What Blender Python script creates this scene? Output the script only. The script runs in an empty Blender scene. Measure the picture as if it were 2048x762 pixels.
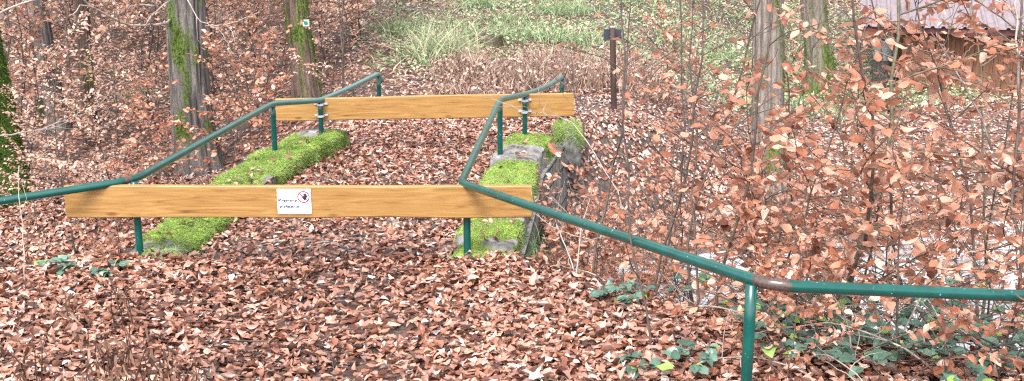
import bpy, math, random
import numpy as np
from mathutils import Vector

rng = np.random.default_rng(11)
random.seed(5)
scene = bpy.context.scene
COL = scene.collection
R = math.radians

# ------------------------------------------------------------------ camera
CAM = np.array([0.0, 0.0, 2.1])
PITCH, FPX = R(14.2), 2285.0
CP, SP = math.cos(PITCH), math.sin(PITCH)


def at(u, v, Y):
    """world point on the sight line of photo pixel (u, v) at world depth Y"""
    x, w = (u - 1024) / FPX, (381 - v) / FPX
    d = np.array([x, CP + w * SP, -SP + w * CP])
    return CAM + d * (Y / d[1])


def ux(u, Y, z):
    """world X of pixel column u at depth Y and height z"""
    return (u - 1024) / FPX * (Y * CP - (z - CAM[2]) * SP)


cam = bpy.data.cameras.new('camera')
cam.sensor_width = 36
cam.lens = 36 * FPX / 2048
cam.clip_end = 500
co = bpy.data.objects.new('camera', cam)
COL.objects.link(co)
co.location = CAM
co.rotation_euler = (R(90) - PITCH, 0, 0)
scene.camera = co


# ------------------------------------------------------------------ noise
def vnoise(p, seed=0):
    p = np.asarray(p, float)
    i = np.floor(p).astype(np.int64)
    f = p - i
    f = f * f * (3 - 2 * f)

    def h(ix, iy, iz):
        n = (ix * 374761393 + iy * 668265263 + iz * 2147483647 + seed * 974711) & 0xFFFFFFFF
        n = ((n ^ (n >> 13)) * 1274126177) & 0xFFFFFFFF
        n = ((n ^ (n >> 16)) * 2246822519) & 0xFFFFFFFF
        return ((n ^ (n >> 15)) & 0xFFFFFF) / float(0xFFFFFF)
    r = 0
    for dx in (0, 1):
        wx = f[..., 0] if dx else 1 - f[..., 0]
        for dy in (0, 1):
            wy = f[..., 1] if dy else 1 - f[..., 1]
            for dz in (0, 1):
                wz = f[..., 2] if dz else 1 - f[..., 2]
                r = r + wx * wy * wz * h(i[..., 0] + dx, i[..., 1] + dy, i[..., 2] + dz)
    return r * 2 - 1


def fbm(p, oct=4, seed=0):
    p = np.asarray(p, float)
    a, s, r = 1.0, 0.0, 0
    for k in range(oct):
        r = r + a * vnoise(p * (2 ** k) + 17.3 * k, seed + k)
        s += a
        a *= 0.5
    return r / s


def n2(x, y, f, oct=3, seed=0):
    return fbm(np.stack([x * f, y * f, np.zeros_like(x) + seed * 3.7], -1), oct, seed)


def unit(v):
    return v / (np.linalg.norm(v, axis=-1, keepdims=True) + 1e-9)


def sstep(t):
    t = np.clip(t, 0, 1)
    return t * t * (3 - 2 * t)


# ------------------------------------------------------------------ terrain
WATER_Z = -1.34


def yc(x):
    return np.interp(x, [-25, -10, -4, -1, 1.3, 4, 8, 25], [9.2, 8.4, 8.0, 8.6, 9.3, 10.2, 11.4, 14])


def cx(y):          # centre line of the path and bridge
    return np.interp(y, [0, 4, 6.8, 9.4, 11.5, 14, 20], [-0.7, -1.1, -1.3, -1.05, -0.5, 0.1, 1.2])


def hz(x, y):
    x = np.asarray(x, float)
    y = np.asarray(y, float)
    zn = np.interp(y, [-8, 0, 3, 4.5, 6.8, 9], [0.8, 0.45, 0.22, 0.1, -0.02, -0.1])
    off = np.abs(x - cx(y))
    zn = zn - 0.07 * np.exp(-(off / 0.7) ** 2) * sstep((y - 2) / 3)
    ye = np.interp(x, [-25, -2.6, -0.05, 0.45, 0.9, 1.5, 3, 25], [6.5, 6.6, 6.7, 6.1, 5.5, 4.7, 4.1, 4.0])
    yw = yc(x) - 1.1
    sn = sstep((y - ye) / np.maximum(yw - ye, .3))
    near = zn * (1 - sn) - 1.5 * sn
    a = x / np.maximum(y, 6) * 12
    zl = np.interp(y, [9, 11, 14, 18, 24, 35, 90], [-1.0, -0.9, -0.62, 0.0, 1.6, 6, 30])
    zc = np.interp(y, [9, 10.5, 12, 14, 17, 20, 25, 35, 90], [-0.12, -0.12, -0.1, 0.0, 0.28, 0.65, 2.0, 6, 30])
    zr = np.interp(y, [9, 12, 16, 18.5, 21, 26, 35, 90], [-0.95, -0.85, -0.76, -0.84, -0.6, 0.5, 4, 28])
    wl = sstep((-1.3 - a) / 2.0)
    wr = sstep((a - 1.0) / 1.8)
    zf = zc * (1 - wl) * (1 - wr) + zl * wl + zr * wr
    wf = np.interp(x, [-4, -2, -1, .4, 1.5, 3], [1.7, .8, .8, 1.0, 1.5, 1.6])
    sf = sstep((y - (yc(x) + 1.1)) / wf)
    far = zf * sf - 1.5 * (1 - sf)
    z = np.where(y < yc(x), near, far)
    onpath = np.exp(-(off / 0.9) ** 2)
    z = z + n2(x, y, 0.55, 3, 2) * 0.09 * (1 - .7 * onpath) + n2(x, y, 2.3, 2, 5) * 0.025
    return z


def pl(y):
    return np.interp(y, [6.0, 6.8, 8, 9.4, 10.2, 10.8], [-2.36, -2.27, -2.14, -1.98, -1.75, -1.6])


def pr(y):
    return np.interp(y, [6.0, 6.8, 8, 9.4, 10.2, 10.8], [-0.27, -0.19, -0.08, 0.03, 0.18, .3])


DECK_Z = -0.12


def gtop(x, y):
    z = hz(x, y)
    inside = (y > 6.4) & (y < 10.9) & (x > pl(y) - .1) & (x < pr(y) + .1)
    return np.where(inside, np.maximum(z, DECK_Z + .02 * n2(x, y, 2.3, 2, 5)), z)


# ------------------------------------------------------------------ mesh helpers
def build(name, V, tris=None, quads=None, mat=None, parent=None, tint=None, smooth=True, extra=None):
    V = np.asarray(V, np.float32).reshape(-1, 3)
    idx, starts, pos = [], [], 0
    for arr, k in ((tris, 3), (quads, 4)):
        if arr is None or len(arr) == 0:
            continue
        arr = np.asarray(arr, np.int32).reshape(-1, k)
        idx.append(arr.ravel())
        starts.append(pos + np.arange(len(arr)) * k)
        pos += arr.size
    idx = np.concatenate(idx)
    starts = np.concatenate(starts).astype(np.int32)
    me = bpy.data.meshes.new(name)
    me.vertices.add(len(V))
    me.vertices.foreach_set('co', V.ravel())
    me.loops.add(len(idx))
    me.loops.foreach_set('vertex_index', idx)
    me.polygons.add(len(starts))
    me.polygons.foreach_set('loop_start', starts)
    me.update(calc_edges=True)
    me.polygons.foreach_set('use_smooth', np.full(len(starts), bool(smooth)))
    if tint is not None:
        a = me.color_attributes.new('tint', 'FLOAT_COLOR', 'POINT')
        t = np.ones((len(V), 4), np.float32)
        t[:, :tint.shape[1]] = tint
        a.data.foreach_set('color', t.ravel())
    me.validate()
    o = bpy.data.objects.new(name, me)
    COL.objects.link(o)
    if mat:
        me.materials.append(mat)
    if parent:
        o.parent = parent
    return o


class MB:
    def __init__(s):
        s.v, s.t, s.q, s.n, s.c = [], [], [], 0, []

    def add(s, v, tris=(), quads=(), tint=None):
        v = np.asarray(v, float).reshape(-1, 3)
        if len(tris):
            s.t.append(np.asarray(tris).reshape(-1, 3) + s.n)
        if len(quads):
            s.q.append(np.asarray(quads).reshape(-1, 4) + s.n)
        s.v.append(v)
        c = np.zeros((len(v), 3)) if tint is None else np.broadcast_to(np.asarray(tint, float), (len(v), 3))
        s.c.append(c)
        s.n += len(v)
        return s

    def tube(s, pts, rad, sides=6, cap=True, tint=None):
        pts = np.asarray(pts, float)
        n = len(pts)
        rad = np.broadcast_to(np.asarray(rad, float), (n,))
        tan = np.gradient(pts, axis=0)
        tan /= np.linalg.norm(tan, axis=1)[:, None] + 1e-9
        ref = np.array([0, 0, 1.0]) if abs(tan[0, 2]) < .9 else np.array([1.0, 0, 0])
        V = []
        u = np.cross(tan[0], ref)
        u /= np.linalg.norm(u)
        for k in range(n):
            u = u - tan[k] * u.dot(tan[k])
            u /= np.linalg.norm(u) + 1e-9
            w = np.cross(tan[k], u)
            th = np.arange(sides) / sides * 2 * math.pi
            V.append(pts[k] + rad[k] * (np.cos(th)[:, None] * u + np.sin(th)[:, None] * w))
        V = np.concatenate(V)
        q = []
        for k in range(n - 1):
            for j in range(sides):
                a, b = k * sides + j, k * sides + (j + 1) % sides
                q.append((a, b, b + sides, a + sides))
        t = []
        if cap:
            V = np.concatenate([V, pts[:1], pts[-1:]])
            for j in range(sides):
                t.append((n * sides, (j + 1) % sides, j))
                t.append((n * sides + 1, (n - 1) * sides + j, (n - 1) * sides + (j + 1) % sides))
        if tint is not None and np.ndim(tint) == 2:
            tint = np.repeat(tint, sides, 0)
            if cap:
                tint = np.concatenate([tint, tint[:1], tint[-1:]])
        return s.add(V, t, q, tint)

    def box(s, c, size, M=None, bev=0.0, tint=None):
        sx, sy, sz = np.asarray(size, float) / 2
        if bev <= 0:
            v = np.array([(x, y, z) for x in (-sx, sx) for y in (-sy, sy) for z in (-sz, sz)])
            q = [(0, 1, 3, 2), (4, 6, 7, 5), (0, 4, 5, 1), (2, 3, 7, 6), (0, 2, 6, 4), (1, 5, 7, 3)]
            t = []
        else:
            b = bev
            v, ids = [], {}
            for X in (-1, 1):
                for Y in (-1, 1):
                    for Z in (-1, 1):
                        for ax in range(3):
                            p = [X * (sx - b), Y * (sy - b), Z * (sz - b)]
                            p[ax] = (X * sx, Y * sy, Z * sz)[ax]
                            ids[(X, Y, Z, ax)] = len(v)
                            v.append(p)
            q, t = [], []
            for ax in range(3):
                o1, o2 = [k for k in range(3) if k != ax]
                for sgn in (-1, 1):
                    f = []
                    for a1, a2 in ((-1, -1), (1, -1), (1, 1), (-1, 1)):
                        k = [0, 0, 0]
                        k[ax], k[o1], k[o2] = sgn, a1, a2
                        f.append(ids[(*k, ax)])
                    q.append(f)
                for a1 in (-1, 1):
                    for a2 in (-1, 1):
                        k0, k1 = [0, 0, 0], [0, 0, 0]
                        k0[ax], k1[ax] = -1, 1
                        k0[o1] = k1[o1] = a1
                        k0[o2] = k1[o2] = a2
                        q.append((ids[(*k0, o1)], ids[(*k1, o1)], ids[(*k1, o2)], ids[(*k0, o2)]))
            for X in (-1, 1):
                for Y in (-1, 1):
                    for Z in (-1, 1):
                        t.append([ids[(X, Y, Z, k)] for k in range(3)])
            v = np.array(v)
        if M is not None:
            v = v @ np.asarray(M).T
        return s.add(v + np.asarray(c), t, q, tint)

    def build(s, name, mat=None, parent=None, smooth=False, tint=False):
        return build(name, np.concatenate(s.v), np.concatenate(s.t) if s.t else None,
                     np.concatenate(s.q) if s.q else None, mat, parent,
                     np.concatenate(s.c) if tint else None, smooth)


def recalc(o):
    import bmesh
    bm = bmesh.new()
    bm.from_mesh(o.data)
    bmesh.ops.recalc_face_normals(bm, faces=bm.faces)
    bm.to_mesh(o.data)
    bm.free()
    return o


def tag(o, label=None, cat=None, group=None, kind=None):
    if label:
        o['label'] = label
    if cat:
        o['category'] = cat
    if group:
        o['group'] = group
    if kind:
        o['kind'] = kind
    return o


def empty(name, loc, label=None, cat=None, group=None):
    o = bpy.data.objects.new(name, None)
    o.empty_display_size = .1
    COL.objects.link(o)
    o.location = loc
    return tag(o, label, cat, group)


def copy_tree(root):
    r = root.copy()
    COL.objects.link(r)
    for ch in root.children:
        c = ch.copy()
        COL.objects.link(c)
        c.parent = r
        for g in ch.children:
            d = g.copy()
            COL.objects.link(d)
            d.parent = c
    return r


def fillet(P, d=0.1, n=8):
    P = [np.asarray(p, float) for p in P]
    out = [P[0]]
    for k in range(1, len(P) - 1):
        a, b, c = P[k - 1], P[k], P[k + 1]
        dk = d[k] if isinstance(d, (list, tuple)) else d
        da = min(dk, np.linalg.norm(a - b) * .45)
        dc = min(dk, np.linalg.norm(c - b) * .45)
        p0 = b + (a - b) / np.linalg.norm(a - b) * da
        p2 = b + (c - b) / np.linalg.norm(c - b) * dc
        for i in range(n + 1):
            t = i / n
            out.append((1 - t) ** 2 * p0 + 2 * t * (1 - t) * b + t * t * p2)
    out.append(P[-1])
    return np.array(out)


def resample(P, step):
    P = np.asarray(P, float)
    s = np.concatenate([[0], np.cumsum(np.linalg.norm(np.diff(P, axis=0), axis=1))])
    n = max(2, int(s[-1] / step) + 1)
    q = np.linspace(0, s[-1], n)
    return np.stack([np.interp(q, s, P[:, k]) for k in range(3)], 1)


# ------------------------------------------------------------------ materials
def mat(name):
    m = bpy.data.materials.new(name)
    m.use_nodes = True
    nt = m.node_tree
    nt.nodes.clear()
    out = nt.nodes.new('ShaderNodeOutputMaterial')
    b = nt.nodes.new('ShaderNodeBsdfPrincipled')
    nt.links.new(b.outputs[0], out.inputs[0])
    return m, nt, b, out


def N(nt, t, **kw):
    n = nt.nodes.new(t)
    for k, v in kw.items():
        if k.startswith('_'):
            setattr(n, k[1:], v)
        else:
            n.inputs[k.replace('__', ' ')].default_value = v
    return n


def ramp(nt, src, stops, interp='LINEAR'):
    r = nt.nodes.new('ShaderNodeValToRGB')
    r.color_ramp.interpolation = interp
    e = r.color_ramp.elements
    while len(e) < len(stops):
        e.new(0.5)
    for k, (p, c) in enumerate(stops):
        e[k].position = p
        e[k].color = (*c, 1) if len(c) == 3 else c
    nt.links.new(src, r.inputs[0])
    return r


def mixc(nt, fac, a, b, mode='MIX'):
    m = nt.nodes.new('ShaderNodeMix')
    m.data_type = 'RGBA'
    m.blend_type = mode
    for s, i in ((fac, 0), (a, 6), (b, 7)):
        if isinstance(s, (int, float)):
            m.inputs[i].default_value = s
        elif isinstance(s, tuple):
            m.inputs[i].default_value = (*s, 1)
        else:
            nt.links.new(s, m.inputs[i])
    return m.outputs[2]


def coords(nt, kind='Object', scale=(1, 1, 1)):
    tc = nt.nodes.new('ShaderNodeTexCoord')
    mp = nt.nodes.new('ShaderNodeMapping')
    mp.inputs['Scale'].default_value = scale
    nt.links.new(tc.outputs[kind], mp.inputs[0])
    return mp.outputs[0]


def noise(nt, vec, scale, detail=4, rough=.55, dist=0.0):
    n = N(nt, 'ShaderNodeTexNoise', Scale=scale, Detail=detail, Roughness=rough, Distortion=dist)
    nt.links.new(vec, n.inputs['Vector'])
    return n.outputs[0]


def bump(nt, b, h, strength=.4, dist=.01):
    n = N(nt, 'ShaderNodeBump', Strength=strength, Distance=dist)
    nt.links.new(h, n.inputs['Height'])
    nt.links.new(n.outputs[0], b.inputs['Normal'])


def leafmat(name, stops, back=None, rough=.5, transl=.25, spec=.4):
    """per-leaf colour from the tint attribute (r picks the hue, g the shade)"""
    m, nt, b, out = mat(name)
    at_ = N(nt, 'ShaderNodeAttribute', _attribute_name='tint')
    sep = nt.nodes.new('ShaderNodeSeparateColor')
    nt.links.new(at_.outputs['Color'], sep.inputs[0])
    c = ramp(nt, sep.outputs[0], stops).outputs[0]
    nz = noise(nt, coords(nt, 'Object'), 60, 3)
    c = mixc(nt, .35, c, ramp(nt, nz, [(.3, (.45, .4, .38)), (.7, (1.25, 1.2, 1.15))]).outputs[0], 'MULTIPLY')
    if back:
        g = nt.nodes.new('ShaderNodeNewGeometry')
        mm = nt.nodes.new('ShaderNodeMath')
        mm.operation = 'MULTIPLY'
        mm.inputs[1].default_value = back[1]
        nt.links.new(g.outputs['Backfacing'], mm.inputs[0])
        c = mixc(nt, mm.outputs[0], c, back[0])
    nt.links.new(c, b.inputs['Base Color'])
    rr = ramp(nt, sep.outputs[1], [(0, (rough - .18,) * 3), (1, (rough + .18,) * 3)])
    nt.links.new(rr.outputs[0], b.inputs['Roughness'])
    b.inputs['Specular IOR Level'].default_value = spec
    if transl:
        tr = nt.nodes.new('ShaderNodeBsdfTranslucent')
        nt.links.new(c, tr.inputs[0])
        ms = nt.nodes.new('ShaderNodeMixShader')
        ms.inputs[0].default_value = transl
        nt.links.new(b.outputs[0], ms.inputs[1])
        nt.links.new(tr.outputs[0], ms.inputs[2])
        nt.links.new(ms.outputs[0], out.inputs[0])
    return m


M = {}
M['beech'] = leafmat('dry_beech_leaf', [(0, (.10, .030, .014)), (.25, (.27, .090, .045)), (.55, (.42, .18, .108)),
                                        (.8, (.54, .30, .215)), (1, (.66, .48, .39))], ((.55, .33, .26), .5), .36, .32, .6)
M['beech_lit'] = leafmat('lit_beech_leaf', [(0, (.20, .070, .038)), (.3, (.37, .15, .085)), (.6, (.50, .25, .165)),
                                              (1, (.68, .50, .41))], ((.58, .37, .29), .5), .36, .38, .6)  # paler beech copy: brightness of the left thicket put into the leaf colour
M['litter'] = leafmat('fallen_leaf', [(0, (.020, .008, .006)), (.25, (.085, .027, .015)), (.5, (.215, .075, .040)),
                                      (.74, (.37, .175, .115)), (.92, (.58, .38, .30)), (1, (.47, .42, .41))],
                      ((.40, .22, .165), .5), .34, .12, .7)
M['bramble'] = leafmat('bramble_leaf', [(0, (.03, .07, .05)), (.5, (.075, .155, .115)), (.9, (.14, .24, .175)), (1, (.22, .34, .08))],
                       ((.26, .36, .30), .5), .36, .2, .6)
M['grass'] = leafmat('grass_blade', [(0, (.05, .11, .045)), (.35, (.15, .25, .11)), (.65, (.31, .38, .22)), (1, (.56, .49, .36))],
                     None, .5, .25, .3)
M['moss'] = leafmat('moss', [(0, (.07, .12, .03)), (.3, (.18, .27, .068)), (.65, (.30, .40, .125)), (1, (.44, .52, .24))],
                    None, .8, .3, .1)
M['darkmoss'] = leafmat('trunk_moss', [(0, (.02, .04, .01)), (.5, (.06, .105, .018)), (1, (.15, .20, .045))], None, .8, .2, .1)
M['reed'] = leafmat('dead_reed', [(0, (.10, .06, .045)), (.5, (.29, .19, .15)), (1, (.52, .40, .33))], None, .6, .1, .3)
M['deadstalk'] = leafmat('dead_stalk', [(0, (.06, .03, .02)), (.5, (.15, .08, .055)), (1, (.3, .19, .14))], None, .6, .05, .3)


def bark(name, dark, light, moss=0.0, mcol=(.08, .12, .022), scale=1.0, lichen=.0):
    m, nt, b, out = mat(name)
    v = coords(nt, 'Object', (14 * scale, 14 * scale, 2.2 * scale))
    a = noise(nt, v, 1.6, 6, .65, .6)
    c = ramp(nt, a, [(.3, dark), (.52, tuple((d + l) / 2 for d, l in zip(dark, light))), (.72, light)]).outputs[0]
    at_ = N(nt, 'ShaderNodeAttribute', _attribute_name='tint')
    sep = nt.nodes.new('ShaderNodeSeparateColor')
    nt.links.new(at_.outputs['Color'], sep.inputs[0])
    c = mixc(nt, sep.outputs[1], c, tuple(d * .35 for d in dark))
    if moss:
        mc = ramp(nt, noise(nt, coords(nt), 45, 3), [(.3, tuple(k * .45 for k in mcol)), (.7, tuple(min(1, k * 1.6) for k in mcol))]).outputs[0]
        c = mixc(nt, sep.outputs[0], c, mc)
    nt.links.new(c, b.inputs['Base Color'])
    b.inputs['Roughness'].default_value = .85
    b.inputs['Specular IOR Level'].default_value = .2
    bump(nt, b, a, 1.0, .03)
    return m


M['oakbark'] = bark('grey_ridged_bark', (.042, .037, .034), (.21, .19, .18), 1.3)
M['brownbark'] = bark('brown_bark', (.05, .033, .026), (.20, .145, .118), 1.2, (.10, .14, .03))
M['mossbark'] = bark('mossy_bark', (.035, .035, .022), (.12, .11, .075), 1, (.06, .10, .02))
M['palebark'] = bark('pale_brown_bark', (.085, .068, .058), (.27, .23, .205), 1.3, (.08, .11, .025))
M['darkbark'] = bark('dark_wet_bark', (.03, .022, .018), (.12, .085, .07), 1)


def simple(name, c1, c2, scale=30, rough=.7, spec=.3, bmp=.2, metallic=0.0, vec=(1, 1, 1)):
    m, nt, b, out = mat(name)
    v = coords(nt, 'Object', vec)
    n = noise(nt, v, scale, 5, .6)
    nt.links.new(ramp(nt, n, [(.3, c1), (.7, c2)]).outputs[0], b.inputs['Base Color'])
    b.inputs['Roughness'].default_value = rough
    b.inputs['Specular IOR Level'].default_value = spec
    b.inputs['Metallic'].default_value = metallic
    if bmp:
        bump(nt, b, n, bmp, .004)
    return m


M['twig'] = simple('sapling_bark', (.034, .025, .021), (.115, .088, .074), 25, .6, .3)
M['greenstem'] = simple('greenish_sapling_bark', (.06, .055, .035), (.16, .15, .10), 30, .55, .3)
M['paletwig'] = simple('pale_dead_twig', (.17, .14, .12), (.36, .31, .28), 25, .7, .2)
M['greystem'] = simple('grey_dead_stem', (.16, .13, .11), (.36, .31, .28), 25, .7, .2)
M['stone'] = simple('weathered_stone', (.045, .042, .04), (.23, .222, .215), 14, .9, .2, 1.0)


def mossystone_mat(joints):
    m, nt, b, out = mat('mossy_masonry' if not joints else 'stone_masonry')
    v = coords(nt)
    n = noise(nt, v, 14, 6, .65)
    n_ = noise(nt, v, 3, 4, .6)
    c = ramp(nt, n, [(.3, (.06, .057, .053)), (.7, (.30, .29, .28))]).outputs[0]
    c = mixc(nt, .6, c, ramp(nt, n_, [(.35, (.35, .33, .30)), (.65, (1.2, 1.2, 1.2))]).outputs[0], 'MULTIPLY')
    h = n
    if joints:
        mp = nt.nodes.new('ShaderNodeMapping')
        mp.inputs['Rotation'].default_value = (0, R(90), R(90))
        tcn = nt.nodes.new('ShaderNodeTexCoord')
        sx = nt.nodes.new('ShaderNodeSeparateXYZ')
        cb = nt.nodes.new('ShaderNodeCombineXYZ')
        nt.links.new(tcn.outputs['Object'], sx.inputs[0])
        nt.links.new(sx.outputs['Y'], cb.inputs['X'])
        nt.links.new(sx.outputs['Z'], cb.inputs['Y'])
        br = N(nt, 'ShaderNodeTexBrick', Scale=1.0)
        br.inputs['Brick Width'].default_value = .42
        br.inputs['Row Height'].default_value = .17
        br.inputs['Mortar Size'].default_value = .012
        br.inputs['Mortar Smooth'].default_value = .4
        nt.links.new(cb.outputs[0], br.inputs['Vector'])
        c = mixc(nt, br.outputs['Fac'], c, (.02, .018, .016))
    at_ = N(nt, 'ShaderNodeAttribute', _attribute_name='tint')
    sep = nt.nodes.new('ShaderNodeSeparateColor')
    nt.links.new(at_.outputs['Color'], sep.inputs[0])
    if not joints:
        mc = ramp(nt, noise(nt, v, 25, 4), [(.3, (.10, .16, .025)), (.7, (.26, .36, .06))]).outputs[0]
        c = mixc(nt, sep.outputs[0], c, mc)
    nt.links.new(c, b.inputs['Base Color'])
    b.inputs['Roughness'].default_value = .9
    b.inputs['Specular IOR Level'].default_value = .2
    bump(nt, b, n, 1.0, .012)
    return m


M['mossystone'] = mossystone_mat(False)
M['masonry'] = mossystone_mat(True)
M['screw'] = simple('screw_metal', (.20, .21, .30), (.38, .39, .5), 60, .4, .5, 0, .6)
M['clamp'] = simple('galvanised_clamp', (.42, .43, .52), (.62, .63, .72), 40, .4, .5, .1, .5)
M['plate'] = simple('white_sign_plate', (.76, .79, .82), (.82, .84, .86), 20, .3, .5, 0)
M['signred'] = simple('sign_red', (.36, .02, .055), (.42, .03, .07), 60, .4, .4, 0)
M['signblue'] = simple('sign_lettering', (.02, .018, .10), (.03, .026, .13), 60, .4, .4, 0)
M['signblack'] = simple('sign_black', (.012, .012, .03), (.02, .02, .045), 60, .4, .4, 0)
M['slate'] = simple('slate_plate', (.018, .022, .034), (.036, .042, .06), 20, .4, .4, .1)
M['rustpost'] = simple('rusty_post', (.018, .011, .010), (.06, .034, .028), 25, .7, .3, .3, 0, (1, 1, .2))
M['markgreen'] = simple('marker_green', (.005, .16, .10), (.01, .2, .13), 30, .5, .3, 0)
M['shedwood'] = simple('shed_boards', (.075, .032, .018), (.20, .097, .055), 6, .7, .25, .4, 0, (5, 5, .5))
M['roofsheet'] = simple('roof_sheet', (.135, .105, .116), (.192, .154, .168), 8, .35, .5, .05)
M['roofedge'] = simple('roof_edge', (.05, .016, .018), (.09, .03, .03), 30, .6, .3, .1)
M['zinc'] = simple('zinc_tub', (.36, .40, .44), (.55, .60, .64), 12, .4, .5, .1, .4)
M['tubdark'] = simple('tub_inside', (.02, .02, .025), (.05, .05, .06), 12, .6, .3, .1)


def pipe_mat():
    m, nt, b, out = mat('green_pipe_paint')
    v = coords(nt)
    n = noise(nt, v, 7, 5, .6)
    c = ramp(nt, n, [(.3, (.001, .036, .030)), (.7, (.002, .070, .060))]).outputs[0]
    chip = ramp(nt, noise(nt, v, 38, 4, .7), [(.66, (0, 0, 0)), (.70, (1, 1, 1))]).outputs[0]
    c = mixc(nt, chip, c, (.16, .33, .28))
    at_ = N(nt, 'ShaderNodeAttribute', _attribute_name='tint')
    sep = nt.nodes.new('ShaderNodeSeparateColor')
    nt.links.new(at_.outputs['Color'], sep.inputs[0])
    rn = nt.nodes.new('ShaderNodeMath')
    rn.operation = 'MULTIPLY_ADD'
    rn.inputs[1].default_value = .5
    nt.links.new(noise(nt, v, 45, 4, .7), rn.inputs[0])
    nt.links.new(sep.outputs[0], rn.inputs[2])
    rust = ramp(nt, rn.outputs[0], [(.62, (0, 0, 0)), (.70, (1, 1, 1))]).outputs[0]
    c = mixc(nt, rust, c, ramp(nt, noise(nt, v, 80, 4), [(.3, (.03, .019, .016)), (.7, (.085, .056, .048))]).outputs[0])
    c = mixc(nt, sep.outputs[1], c, (.20, .34, .32))  # green channel blends a pale sky reflection into the base colour
    nt.links.new(c, b.inputs['Base Color'])
    b.inputs['Roughness'].default_value = .22
    b.inputs['Specular IOR Level'].default_value = .5
    bump(nt, b, n, .15, .003)
    return m


M['pipe'] = pipe_mat()


def board_mat():
    m, nt, b, out = mat('glazed_board')
    v = coords(nt, 'Object', (1.0, 12, 14))
    n = noise(nt, v, 2.4, 7, .62, 1.6)
    c = ramp(nt, n, [(.28, (.11, .05, .016)), (.40, (.225, .115, .034)), (.6, (.295, .165, .055)), (.78, (.36, .222, .09))]).outputs[0]
    v2 = coords(nt, 'Object', (.55, 9, 10))
    s = ramp(nt, noise(nt, v2, 3.4, 5, .6, .8), [(.56, (0, 0, 0)), (.74, (.6, .6, .6))]).outputs[0]
    c = mixc(nt, s, c, (.20, .10, .035))
    w = N(nt, 'ShaderNodeTexVoronoi', Scale=1.0)
    nt.links.new(coords(nt, 'Object', (2.3, 2, 6.5)), w.inputs['Vector'])
    k = ramp(nt, w.outputs['Distance'], [(.06, (1, 1, 1)), (.12, (0, 0, 0))]).outputs[0]
    c = mixc(nt, k, c, (.14, .06, .02))
    nt.links.new(c, b.inputs['Base Color'])
    b.inputs['Roughness'].default_value = .42
    b.inputs['Specular IOR Level'].default_value = .35
    bump(nt, b, n, .25, .004)
    return m


M['board'] = board_mat()


def ground_mat():
    m, nt, b, out = mat('forest_floor')
    v = coords(nt, 'Object')
    dis = N(nt, 'ShaderNodeTexNoise', Scale=14.0, Detail=3)
    nt.links.new(v, dis.inputs['Vector'])
    av = nt.nodes.new('ShaderNodeVectorMath')
    av.operation = 'MULTIPLY_ADD'
    av.inputs[1].default_value = (.05, .05, .05)
    nt.links.new(dis.outputs['Color'], av.inputs[0])
    nt.links.new(v, av.inputs[2])
    vo = N(nt, 'ShaderNodeTexVoronoi', Scale=19.0, Randomness=1.0)
    nt.links.new(av.outputs[0], vo.inputs['Vector'])
    sp = nt.nodes.new('ShaderNodeSeparateColor')
    nt.links.new(vo.outputs['Color'], sp.inputs[0])
    leafc = ramp(nt, sp.outputs[0], [(0, (.02, .009, .007)), (.4, (.07, .03, .02)), (.75, (.17, .08, .055)), (1, (.32, .20, .155))]).outputs[0]
    soil = ramp(nt, noise(nt, v, 30, 5), [(.3, (.022, .016, .013)), (.7, (.085, .066, .058))]).outputs[0]
    f = ramp(nt, noise(nt, v, 1.4, 5, .6), [(.36, (0, 0, 0)), (.58, (1, 1, 1))]).outputs[0]
    c = mixc(nt, f, soil, leafc)
    # steep banks and the stream bed stay bare earth (slope of the land itself)
    g = nt.nodes.new('ShaderNodeNewGeometry')
    sx = nt.nodes.new('ShaderNodeSeparateXYZ')
    nt.links.new(g.outputs['Normal'], sx.inputs[0])
    st = ramp(nt, sx.outputs['Z'], [(.6, (1, 1, 1)), (.82, (0, 0, 0))]).outputs[0]
    c = mixc(nt, st, c, soil)
    nt.links.new(c, b.inputs['Base Color'])
    b.inputs['Roughness'].default_value = .6
    bump(nt, b, vo.outputs['Distance'], .6, .02)
    return m


M['ground'] = ground_mat()


def water_mat():
    m, nt, b, out = mat('stream_water')
    b.inputs['Base Color'].default_value = (.36, .38, .40, 1)
    b.inputs['Roughness'].default_value = .12
    b.inputs['Specular IOR Level'].default_value = 1.0
    n = noise(nt, coords(nt, 'Object', (1, 1.6, 1)), 7, 4, .6, .8)
    bump(nt, b, n, .8, .06)
    return m


M['water'] = water_mat()

# ------------------------------------------------------------------ ground and water
gx = np.concatenate([-np.geomspace(12, 70, 26)[::-1][:-1], np.arange(-12, 12.01, .11), np.geomspace(12, 70, 26)[1:]])
gy = np.concatenate([[-30, -18, -12, -8], np.arange(-5, 24, .11), np.geomspace(24, 95, 40)])
X, Y = np.meshgrid(gx, gy)
Z = hz(X, Y)
# the bank stays a little below the bridge body so the arch shows
V = np.stack([X, Y, Z], -1).reshape(-1, 3)
ny, nx = X.shape
ii = np.arange(ny * nx).reshape(ny, nx)
Q = np.stack([ii[:-1, :-1], ii[:-1, 1:], ii[1:, 1:], ii[1:, :-1]], -1).reshape(-1, 4)
tag(build('ground', V, None, Q, M['ground']), 'leaf strewn forest floor with banks down to the stream and a rising hill', 'ground', None, 'structure')

wx = np.linspace(-30, 30, 121)
wy = np.linspace(-1.9, 1.9, 13)
WX, WT = np.meshgrid(wx, wy)
WY = yc(WX) + WT
V = np.stack([WX, WY, np.full_like(WX, WATER_Z) + .012 * n2(WX, WY, 3, 2, 9)], -1).reshape(-1, 3)
ny, nx = WX.shape
ii = np.arange(ny * nx).reshape(ny, nx)
Q = np.stack([ii[:-1, :-1], ii[:-1, 1:], ii[1:, 1:], ii[1:, :-1]], -1).reshape(-1, 4)
tag(build('water', V, None, Q, M['water']), 'pale shallow stream passing under the stone bridge', 'stream', None, 'structure')


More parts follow.
